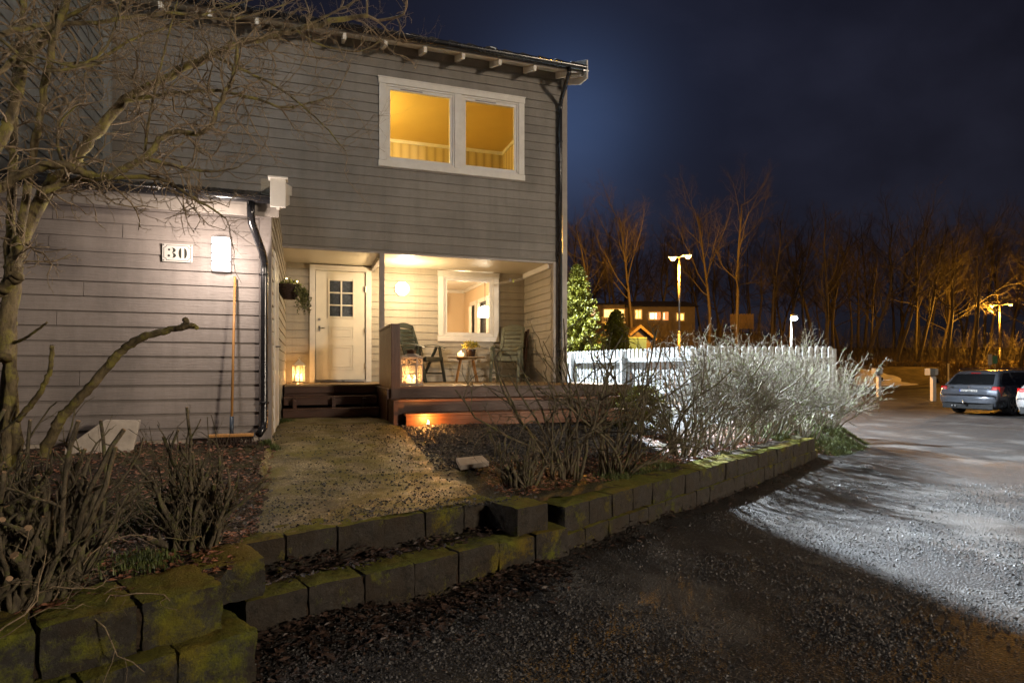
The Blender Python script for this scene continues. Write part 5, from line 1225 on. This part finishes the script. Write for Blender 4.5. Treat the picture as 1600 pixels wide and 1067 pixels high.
def shed(x0, x1, yr, ye, yb, t, label):
    a = W(x0, yb, t); b = W(x1, yb, t); r = empty('gabled_shed', tuple((a + b) / 2), 0, label, 'shed', 'small gabled sheds beyond the fence'); w = (b - a).dot(RT); z1 = W(0, ye, t).z; zr = W(0, yr, t).z
    u = lambda s, z, d=0: V((a.x, a.y, 0)) + RT * (s * w) + V((0, 0, z)) + FW * d
    q = MB(); q.prism([u(.08, a.z), u(.92, a.z), u(.92, z1), u(.5, zr - .15), u(.08, z1)], FW * 3); q.build('wall', M['farwall'], r)
    q = MB(); q.prism([u(-.04, z1 - .10, -.4), u(.5, zr - .05, -.4), u(.5, zr + .10, -.4), u(-.04, z1 + .05, -.4)], FW * 3.8); q.prism([u(1.04, z1 - .10, -.4), u(.5, zr - .05, -.4), u(.5, zr + .10, -.4), u(1.04, z1 + .05, -.4)], FW * 3.8); q.build('roof', simple('tan_shed_roof', (.14, .09, .05), .7, var=.2, scale=3), r)
    q = MB(); q.prism([u(.0, z1 - .08, -.44), u(.5, zr - .10, -.44), u(.5, zr + .12, -.44), u(.0, z1 + .12, -.44)], FW * .03); q.prism([u(1., z1 - .08, -.44), u(.5, zr - .10, -.44), u(.5, zr + .12, -.44), u(1., z1 + .12, -.44)], FW * .03); q.build('bargeboard', M['tan'], r)
    return r
shed(976, 1022, 510, 530, 560, 41, 'small gabled shed with tan roof edge beyond the fence, right of the slim conifer')
shed(930, 968, 513, 532, 560, 43, 'small gabled shed with orange lit roof beyond the fence, left of the slim conifer')
tb = simple('teal_bin_plastic', (.08, .16, .17), .45, var=.15, scale=3)
for i, (px, lab) in enumerate(((947, 'teal bin standing left of the slim conifer'), (988, 'teal bin in front of the gabled shed, left one'), (1002, 'teal bin in front of the gabled shed, right one'))):
    c = W(px, 560, 38); r = empty('waste_bin', (c.x, c.y, c.z), R(-18.6), lab, 'bin', 'teal bins beyond the fence'); MB().hexa([(-.24, -.25, 0), (.24, -.25, 0), (.24, .25, 0), (-.24, .25, 0), (-.28, -.3, 1.25), (.28, -.3, 1.25), (.28, .3, 1.25), (-.28, .3, 1.25)]).build('bin_body', tb, r, local=True, bevel=.03)
    q = MB(); q.hexa([(-.30, -.33, 1.26), (.30, -.33, 1.26), (.30, .32, 1.26), (-.30, .32, 1.26), (-.26, -.28, 1.33), (.26, -.28, 1.33), (.26, .3, 1.36), (-.26, .3, 1.36)]); q.build('lid', tb, r, local=True, bevel=.015)
# wooden fence far right of lamp
fe = empty('board_fence', tuple(W(1158, 512, 52)), label='short stretch of upright wooden boards between the far trees', cat='fence'); q = MB()
for k in range(16): p = W(1142 + 2.3 * k, 511, 52); q.obox(p + V((0, 0, .5)), RT * .055, FW * .02, V((0, 0, .62 + .05 * (k % 2))))
q.build('boards', M['tan'], fe)

# ================================================================ BARE TREES OF THE WOOD
def make_bare(seed, H, C, name='bare_tree'):
    g = random.Random(seed); tr = MB(); cr = MB(); grow([tr, tr, cr], g, V((0, 0, 0)), V((0, 0, 1)), H, H * .0135, 0, C); r = empty(name, (0, 0, 0)); tr.build('trunk', M['fbark'], r, local=True, smooth=True); cr.build('crown', M['fbark'], r, local=True, smooth=True); return r
F1 = dict(seg=[10, 7, 6, 4, 3], wob=[.05, .13, .18, .24, .3], up=[.06, .12, .08, .03, 0], tap=[.25, .3, .35, .4, .5], sides=[8, 5, 3, 3, 3], kids=[16, 9, 7, 4.6], t0=[.30, .2, .15, .15], ang=[48, 42, 42, 44], rr=[.45, .5, .5, .6], lr=[.46, .46, .46, .5])
F2 = dict(F1, kids=[13, 9, 7, 4.6], ang=[34, 36, 36, 40], lr=[.50, .46, .45, .5], t0=[.38, .3, .2, .2])
F3 = dict(F1, kids=[17, 8.5, 6.5, 4.2], lr=[.30, .42, .46, .5], t0=[.30, .2, .2, .2], ang=[50, 40, 40, 40])
protos = [make_bare(71, 1.0, dict(F1)), make_bare(72, 1.0, dict(F2)), make_bare(73, 1.0, dict(F3)), make_bare(74, 1.0, dict(F1, wob=[.09, .15, .2, .25, .3])), make_bare(75, 1.0, dict(F2, kids=[10, 8, 7, 4]))]
gg = random.Random(77); used = set()
def place(k, px, t, ytop, label, lean=(0, 0), wx=1.0, zb=None):
    a = (px - 800) / F; p = FW * t + RT * a * t; zb = hz(a, t) - .1 if zb is None else zb; H = (575 - ytop) / F * t - zb
    o = protos[k] if k not in used else copy_tree(protos[k]); used.add(k); o.location = (p.x, p.y, zb); H *= 1 / .97
    o.scale = (H * wx, H * wx, H); o.rotation_euler = (lean[0], lean[1], gg.random() * 6.28 if not lean[1] else -R(18.6) + gg.choice((0, 3.14159, 1.57)) * 0)
    tag(o, label, 'tree', 'bare trees of the wood'); return o
for a_ in ((1, 985, 46, 345, 'bare tree left of the orange street lamp, rising above the far house'), (0, 925, 48, 360, 'bare tree just right of the house corner'), (3, 950, 60, 385, 'bare tree behind the far house, left of the tallest one there'),
           (1, 1107, 47, 340, 'bare tree right of the orange street lamp pole'), (4, 1152, 45, 330, 'broad bare tree standing right of the street lamp by the board fence'), (2, 1205, 52, 350, 'slender bare tree left of the white lamp'), (0, 1232, 60, 365, 'thin bare tree directly behind the white lamp')): place(*a_)
for a_ in ((2, 1290, 53, 345, 'slender pale birch right of the white lamp', (0, R(4)), .9), (3, 1352, 58, 342, 'tall bare tree over the bright snow bank', (0, R(9)), 1), (1, 1398, 58, 358, 'leaning bare tree right of the snow bank', (0, R(14)), .9), (2, 1432, 59, 355, 'strongly leaning bare tree above the left meter post', (0, R(17)), 1),
           (0, 1475, 57, 350, 'bare tree leaning right behind the dark car', (0, R(15)), .9), (4, 1520, 55, 370, 'bare tree just left of the far orange lamp', (0, R(8)), .9), (3, 1592, 54, 365, 'bare tree at the right picture edge behind the cars', (0, R(5)), 1)): place(*a_)
for i in range(62):
    px = 880 + 12.4 * i + gg.uniform(-9, 9); t = gg.uniform(62, 90); place(gg.randrange(5), px, t, gg.uniform(365, 440), 'bare tree in the dark back rows of the wood', (0, 0), gg.uniform(.8, 1.25))
# scrub at the foot of the wood
C_S = dict(seg=[5, 4, 3], wob=[.16, .25, .3], up=[.03, .03, 0], tap=[.4, .4, .4], sides=[3, 3, 3], kids=[4, 3], t0=[.2, .2], ang=[32, 38], rr=[.6, .6], lr=[.5, .5])
q = MB(); gs_ = random.Random(5)
for i in range(900):
    px = gs_.uniform(885, 1660); t = gs_.uniform(50, 62) if px > 1250 else gs_.uniform(43, 60); t = max(t, 57.5 + gs_.random() * 3) if 1300 < px < 1475 else t; a = (px - 800) / F; p = FW * t + RT * a * t; p.z = hz(a, t) - .1
    grow([q], gs_, p, V((gs_.gauss(0, .3), gs_.gauss(0, .3), 1)).normalized(), gs_.uniform(1.2, 4.2) * (1 if px > 1200 else .7), .022, 0, C_S)
q.build('undergrowth', M['fbark'], label='tangled bare undergrowth at the foot of the wood', cat='undergrowth', kind='stuff')
def in_slope(g):
    px = g.uniform(1380, 1660); t = g.uniform(51, 58) if px > 1470 else g.uniform(56.5, 60); a = (px - 800) / F; p = FW * t + RT * a * t; return (p.x, p.y, hz(a, t) - .02)
scatter('dry_grass', M['drygrass'], 16000, in_slope, f_blade(.25, .8, .8, .02), 91, 'long dry grass on the bank beyond the parking area', 'grass')
# snow bank
q = MB()
def sn(u, v):
    px = 1325 + 142 * u; a = (px - 800) / F; t = 50.5 + 5 * v; p = FW * t + RT * a * t; h = 1.75 * (1 - u) ** .8 * min(1, u * 8) * math.sin(math.pi * min(1, v * 1.1) / 2 + .0) ** .8 + .12 * noise.noise(V((u * 9, v * 5, 0))) * min(1, 6 * v)
    return (p.x, p.y, -1.56 + max(0, h))
q.grid(sn, 50, 24); q.build('snow_bank', M['snow'], origin=tuple(W(1390, 603, 52)), smooth=True, label='pile of old snow lit orange at the far side of the parking area', cat='snow pile')

# ================================================================ PARKING POSTS AND SIGN
def meter(px, t, label, rz):
    c = W(px, 600, t); r = empty('parking_post', (c.x, c.y, -1.5), rz, label, 'post', 'white posts with engine heater boxes'); 
    MB().box(-.085, .085, -.085, .085, 0, 1.12).build('post', M['white'], r, local=True, bevel=.008)
    q = MB(); q.box(-.30, .10, -.16, .16, 1.18, 1.50); q.box(-.06, .06, -.06, .06, 1.12, 1.18); q.build('meter_box', simple('grey_box_plastic', (.30, .31, .30), .5), r, local=True, bevel=.015)
    q = MB()
    for k in range(3):
        for j in range(4): q.box(-.02 + .038 * j - .02, .012 + .038 * j - .02, -.168, -.161, 1.22 + .085 * k, 1.29 + .085 * k)
    q.build('panel', M['white'], r, local=True)
    q = MB(); q.box(.087, .20, -.07, .07, .82, 1.02); q.tube([(.2, 0, .86), (.32, 0, .85)], .03, 6); q.build('socket', M['black'], r, local=True, bevel=.01); return r
meter(1458, 27.9, 'white post with grey box on top, left of the dark estate car', R(-10)); meter(1373, 32, 'white post with grey box on top, at the end of the hedge', R(-10))
c = W(1550, 575, 46); r = empty('information_sign', (c.x, c.y, -1.5), R(-8), 'small green and white sign board on two posts behind the cars', 'sign')
q = MB(); q.tube([(-.2, 0, 0), (-.2, 0, 2.6)], .04, 8); q.tube([(.3, 0, 0), (.3, 0, 2.6)], .04, 8); q.build('post', M['metalpole'], r, local=True); MB().box(-.42, -.05, -.06, -.03, 1.75, 2.55).build('board', simple('pale_sign_board', (.6, .62, .6), .4, var=.05), r, local=True); MB().box(.02, .42, -.06, -.03, 1.85, 2.45).build('board', simple('green_sign_board', (.10, .32, .22), .4, var=.05), r, local=True)
c = W(1482, 580, 49); MB().tube([(0, 0, 0), (0, 0, 1.7)], .06, 8).build('marker_post', simple('pale_marker_post', (.6, .55, .4), .5), local=True, label='thin pale marker post in front of the dry grass', cat='post').location = (c.x, c.y, -1.3)

# ================================================================ CARS
def wheel(parent, x, y, side):
    r = .315; q = MB(); n = 32; prof = [(.20, -.10), (.30, -.105), (r, -.07), (r, .07), (.30, .105), (.20, .10)]
    b = len(q.v)
    for rr, w in prof:
        for k in range(n): a = 6.28318 * k / n; q.v.append((x + rr * math.cos(a), y + w, r + rr * math.sin(a)))
    for i in range(len(prof) - 1):
        for k in range(n): k2 = (k + 1) % n; q.f.append((i * n + k, i * n + k2, (i + 1) * n + k2, (i + 1) * n + k))
    wh = q.build('wheel', M['tyre'], parent, local=True, smooth=False)
    q = MB(); yo = y + side * .09; q.tube([(x, yo - side * .05, r), (x, yo - side * .045, r)], .20, 28); q.build('hub', M['black'], wh, local=True)
    q = MB()
    q.tube([(x + .205 * math.cos(a), yo, r + .205 * math.sin(a)) for a in [6.28318 * k / 28 for k in range(29)]], .013, 6, False)
    for k in range(5):
        a = R(72 * k + 20)
        for da in (-.16, .16): q.beam((x + .03 * math.cos(a), yo - side * .01, r + .03 * math.sin(a)), (x + .2 * math.cos(a + da), yo, r + .2 * math.sin(a + da)), .024, .022, (0, 1, 0))
    q.tube([(x, yo - side * .03, r), (x, yo + side * .008, r)], .045, 16); q.build('rim', M['alloy'], wh, local=True)
M['tyre'] = simple('tyre_rubber', (.012, .012, .012), .75, var=.3); M['alloy'] = simple('alloy_rim', (.42, .42, .44), .25, .9, .05); M['carglass'] = simple('dark_car_glass', (.008, .009, .010), .06, var=.1, bump=0)
M['red'] = simple('red_lens', (.42, .012, .012), .18, var=.15, scale=30, bump=0); M['clearlens'] = simple('pale_lens', (.62, .45, .42), .15, var=.1, bump=0); M['chrome'] = simple('chrome', (.65, .65, .66), .15, 1, .05, bump=0)
def car(loc, rz, paint, label, plate='FX 48 27'):
    """estate car, x forward from the rear bumper, y to its left; half width .87"""
    r = empty('parked_car', loc, rz, label, 'car', 'parked cars'); HW = .865
    # sections (x, z_low, half width low, z_mid, half mid, z_belt, half belt)
    S = [(.0, .36, .70, .52, .80, .64, .80), (.03, .30, .76, .52, .845, .67, .83), (.12, .26, .80, .56, .865, .90, .815), (.30, .24, .82, .58, .87, .94, .815), (1.0, .23, .84, .60, .872, .95, .815), (2.2, .22, .84, .60, .872, .93, .81), (3.2, .22, .84, .60, .87, .91, .80), (3.9, .25, .82, .58, .86, .80, .74), (4.35, .28, .74, .54, .80, .68, .66), (4.5, .34, .60, .50, .66, .58, .56)]
    q = MB(); nst = []
    for i in range(len(S) - 1):
        for k in range(5 if i > 1 else 2): f = k / (5 if i > 1 else 2); nst.append(tuple(S[i][j] + (S[i + 1][j] - S[i][j]) * f for j in range(7)))
    nst.append(S[-1])
    rings = []
    for (x, zl, wl, zm, wm, zb, wb) in nst:
        for_s = []
        half = [(wl - .06, zl - .02), (wl, zl), (wl + .03, zl + .10), (wm, zm), (wm - .004, zm + (zb - zm) * .5), (wb + .012, zb - .03), (wb - .02, zb), (wb * .6, zb + .012), (0, zb + .018)]
        for (w_, z_) in half: for_s.append((x, -w_, z_))
        for (w_, z_) in reversed(half[:-1]): for_s.append((x, w_, z_))
        rings.append(for_s)
    ax = (.93, 3.62); rw = .355
    m_ = len(rings[0])
    for rg in rings: q.v.extend(rg)
    for i in range(len(rings) - 1):
        xm = (nst[i][0] + nst[i + 1][0]) / 2
        for k in range(m_ - 1):
            zc = (rings[i][k][2] + rings[i][k + 1][2] + rings[i + 1][k][2] + rings[i + 1][k + 1][2]) / 4
            if any((xm - a) ** 2 + (zc - .315) ** 2 < rw ** 2 for a in ax) and k in (0, 1, 2, 3, m_ - 2, m_ - 3, m_ - 4, m_ - 5): continue
            q.f.append((i * m_ + k, i * m_ + k + 1, (i + 1) * m_ + k + 1, (i + 1) * m_ + k))
    q.f.append(tuple(range(m_)))
    body = q.build('body', paint, r, local=True, smooth=True)
    # arches: black liners and painted lips
    for a in ax:
        for s in (-1, 1):
            q = MB(); q.grid(lambda u, v: (a + rw * math.cos(math.pi * (1.12 * u - .06)), s * (.50 + .36 * v), .315 + rw * math.sin(math.pi * (1.12 * u - .06))), 18, 2); q.build('wheel_arch', M['tyre'], body, local=True)
            q = MB(); q.grid(lambda u, v: (a + (rw - .01 + .035 * v) * math.cos(math.pi * (1.08 * u - .04)), s * (.872 + .006 * math.sin(math.pi * v)), .315 + (rw - .01 + .035 * v) * math.sin(math.pi * (1.08 * u - .04))), 22, 3); q.build('arch_lip', paint, body, local=True, smooth=True)
    # cabin
    def P(x, y, z): return V((x, y, z))
    cab = [(.12, .93, .74), (.50, 1.33, .60), (.62, 1.395, .60), (.85, 1.425, .60), (1.6, 1.445, .61), (2.5, 1.43, .60), (2.72, 1.39, .58), (3.45, .93, .70)]  # side outline with half widths (tumblehome)
    q = MB(); wtop = lambda z: .80 - .23 * (z - .93) / .52
    out = [(x, z) for x, z, w in cab]; n = len(out)
    for s in (-1, 1): q.v.extend((x, s * wtop(z), z) for x, z in out)
    q.f.append(tuple(range(n))); q.f.append(tuple(reversed(range(n, 2 * n))))
    for i in range(n - 1): q.f.append((i, n + i, n + i + 1, i + 1))
    cb = q.build('cabin', paint, r, local=True, bevel=.07); 
    def pane(poly, s, off=.008, nm='side_window'):
        q = MB(); vs = [V((x, s * (wtop(z) + off), z)) for x, z in poly]; q.add(vs + [p - V((0, s * .01, 0)) for p in vs], [tuple(range(len(vs)))] + [(i, (i + 1) % len(vs), len(vs) + (i + 1) % len(vs), len(vs) + i) for i in range(len(vs))]); return q.build(nm, M['carglass'], cb, local=True)
    for s in (-1, 1):
        pane([(.40, .97), (1.12, .965), (1.12, 1.36), (.78, 1.34), (.60, 1.22)], s); pane([(1.20, .965), (2.02, .96), (2.02, 1.37), (1.20, 1.365)], s); pane([(2.10, .96), (3.20, .955), (2.66, 1.33), (2.10, 1.37)], s)
        q = MB(); q.tube([V((x, s * (wtop(.95) + .012), .952)) for x in (.34, 1.2, 2.2, 3.3)], .008, 5); q.build('chrome_strip', M['chrome'], cb, local=True)
        q = MB(); q.tube([(.62, s * .56, 1.44), (.70, s * .56, 1.485), (2.1, s * .56, 1.50), (2.3, s * .56, 1.455)], .014, 8); q.build('roof_rail', M['chrome'], r, local=True, smooth=True)
        q = MB(); q.beam((1.30, s * .885, .82), (1.48, s * .885, .82), .02, .025); q.build('door_handle', M['black'], body, local=True, bevel=.004)
        q = MB(); q.beam((2.02, s * .88, .35), (2.04, s * .84, .94), .004, .01, (1, 0, 0)); q.beam((1.18, s * .88, .55), (1.20, s * .84, .94), .004, .01, (1, 0, 0)); q.build('door_gap', M['tyre'], body, local=True)
        # tail lamp wrapping round the corner
        q = MB(); prof = []
        for z in range(9):
            zz = .62 + .30 * z / 8; w0 = .60 + .07 * z / 8
            prof.append([(.075 - .02 * (z == 0) + .05 * z / 8 - .024, s * w0, zz), (.07 + .05 * z / 8 - .015, s * .79, zz), (.13, s * .860, zz), (.20 + .18 * (z / 8), s * .872, zz)])
        b = len(q.v)
        for row in prof: q.v.extend(row)
        for i in range(8):
            for j in range(3): q.f.append((i * 4 + j, i * 4 + j + 1, (i + 1) * 4 + j + 1, (i + 1) * 4 + j))
        tl_ = q.build('tail_light', M['red'], r, local=True)
        q = MB()
        for zz in (.70, .755, .81, .865): q.beam((.055 + .05 * (zz - .62) / .3, s * .66, zz), (.055 + .05 * (zz - .62) / .3, s * .785, zz), .006, .012)
        q.build('lens_stripe', M['clearlens'], tl_, local=True)
    # tailgate window, plate, bumper
    def rp(y, z, o=.012):  # point on the sloping rear face
        x = .12 + (z - .93) * (.50 - .12) / (1.33 - .93); return V((x - o, y, z))
    q = MB(); vs = [rp(-.66, .975), rp(.66, .975), rp(.56, 1.315), rp(0, 1.325), rp(-.56, 1.315)]; q.add(vs + [p + V((.012, 0, 0)) for p in vs], [(0, 1, 2, 3, 4)] + [(i, (i + 1) % 5, 5 + (i + 1) % 5, 5 + i) for i in range(5)]); rwn = q.build('rear_window', M['carglass'], r, local=True)
    q = MB(); q.beam(rp(-.14, 1.345, .02), rp(.14, 1.345, .02), .02, .02); q.build('brake_light', M['red'], r, local=True)
    q = MB(); q.tube([rp(.0, .985, .02), rp(-.35, 1.02, .025)], .006, 5); q.build('wiper', M['tyre'], rwn, local=True)
    q = MB(); q.add([(.10, -.59, .62), (.10, .59, .62), (.13, .66, .95), (.13, -.66, .95), (.06, -.57, .62), (.06, .57, .62), (.115, .63, .945), (.115, -.63, .945)], [(4, 5, 6, 7), (0, 1, 5, 4), (1, 2, 6, 5), (2, 3, 7, 6), (3, 0, 4, 7)]); tg_ = q.build('tailgate', paint, r, local=True, bevel=.012)
    q = MB(); q.box(.055, .075, -.26, .26, .70, .815); pl_ = q.build('number_plate', M['plate'], tg_, local=True, bevel=.003)
    MB().box(.0535, .056, .225, .258, .702, .813).build('plate_band', simple('blue_band', (.03, .06, .35), .4, var=.05), pl_, local=True)
    cu = bpy.data.curves.new('t', 'FONT'); cu.body = plate; cu.size = .115; cu.align_x = 'CENTER'; cu.align_y = 'CENTER'; cu.extrude = .0015; to = bpy.data.objects.new('t', cu); COL.objects.link(to)
    bpy.context.view_layer.update(); me = bpy.data.meshes.new_from_object(to.evaluated_get(bpy.context.evaluated_depsgraph_get())); bpy.data.objects.remove(to)
    me.transform(Matrix.Translation((.0525, -.015, .757)) @ Matrix.Rotation(R(-90), 4, 'Z') @ Matrix.Rotation(R(90), 4, 'X')); me.materials.clear(); me.materials.append(M['ink']); o = bpy.data.objects.new('plate_characters', me); COL.objects.link(o); o.parent = pl_
    q = MB(); q.tube([(.088 + .0, .045 * math.cos(a), .89 + .045 * math.sin(a)) for a in [6.283 * k / 20 for k in range(21)]], .006, 5, False)
    for k in range(3): a = R(90 + 120 * k); q.tube([(.088, 0, .89), (.088, .043 * math.cos(a), .89 + .043 * math.sin(a))], .004, 4)
    q.build('emblem', M['chrome'], tg_, local=True)
    q = MB(); q.box(.08, .09, -.57, -.44, .875, .895); q.box(.08, .09, .44, .56, .88, .895); q.build('lettering_strip', M['chrome'], tg_, local=True)
    q = MB(); bp = [(-.10, .40, .78), (-.11, .48, .80), (-.09, .60, .82), (-.02, .625, .83)]
    def bf(u, v):
        k = v * 3; i = min(2, int(k)); f = k - i; x0 = bp[i][0] + (bp[i + 1][0] - bp[i][0]) * f; zz = bp[i][1] + (bp[i + 1][1] - bp[i][1]) * f; w = bp[i][2] + (bp[i + 1][2] - bp[i][2]) * f; s = 2 * u - 1; e = abs(s) ** 5
        return (x0 + .13 * e + .05 * s * s + (.5 * max(0, abs(s) - .93) / .07), math.copysign(min(1, abs(s) / .93), s) * (w + .045), zz)
    q.grid(bf, 44, 9); q.build('bumper', paint, r, local=True, smooth=True)
    q = MB(); q.box(-.02, .2, -.74, .74, .20, .42); q.box(.22, 4.2, -.55, .55, .17, .34); q.box(1.35, 3.2, -.80, .80, .18, .30); q.build('valance', M['tyre'], r, local=True, bevel=.02)
    q = MB(); q.tube([(.05, .02, .33), (-.14, .02, .34), (-.19, .02, .38), (-.19, .02, .45)], .018, 8); q.lathe((-.19, .02, .45), [(.02, 0), (.026, .02), (.02, .045)], 10); q.build('tow_hitch', M['metal'], r, local=True, smooth=True)
    q = MB(); q.tube([(.1, .42, .29), (-.06, .42, .29)], .03, 10); q.tube([(.1, .33, .29), (-.06, .33, .29)], .03, 10); q.build('exhaust', M['chrome'], r, local=True)
    for a in ax:
        for s in (-1, 1): wheel(r, a, s * .74, s)
    return r
pnt = simple('dark_grey_car_paint', (.11, .12, .14), .22, .5, .06, 4, 0); pnt2 = simple('silver_car_paint', (.40, .40, .40), .25, .5, .05, 4, 0)
for p_ in (pnt, pnt2): p_.node_tree.nodes['Principled BSDF'].inputs['Coat Weight'].default_value = .6
car((20.16, 13.9, -1.5), R(6.5), pnt, 'dark grey estate car parked with its rear towards the viewer')
car((19.40, 11.12, -1.5), R(6.5), pnt2, 'silver car cut off by the right picture edge beside the dark estate')
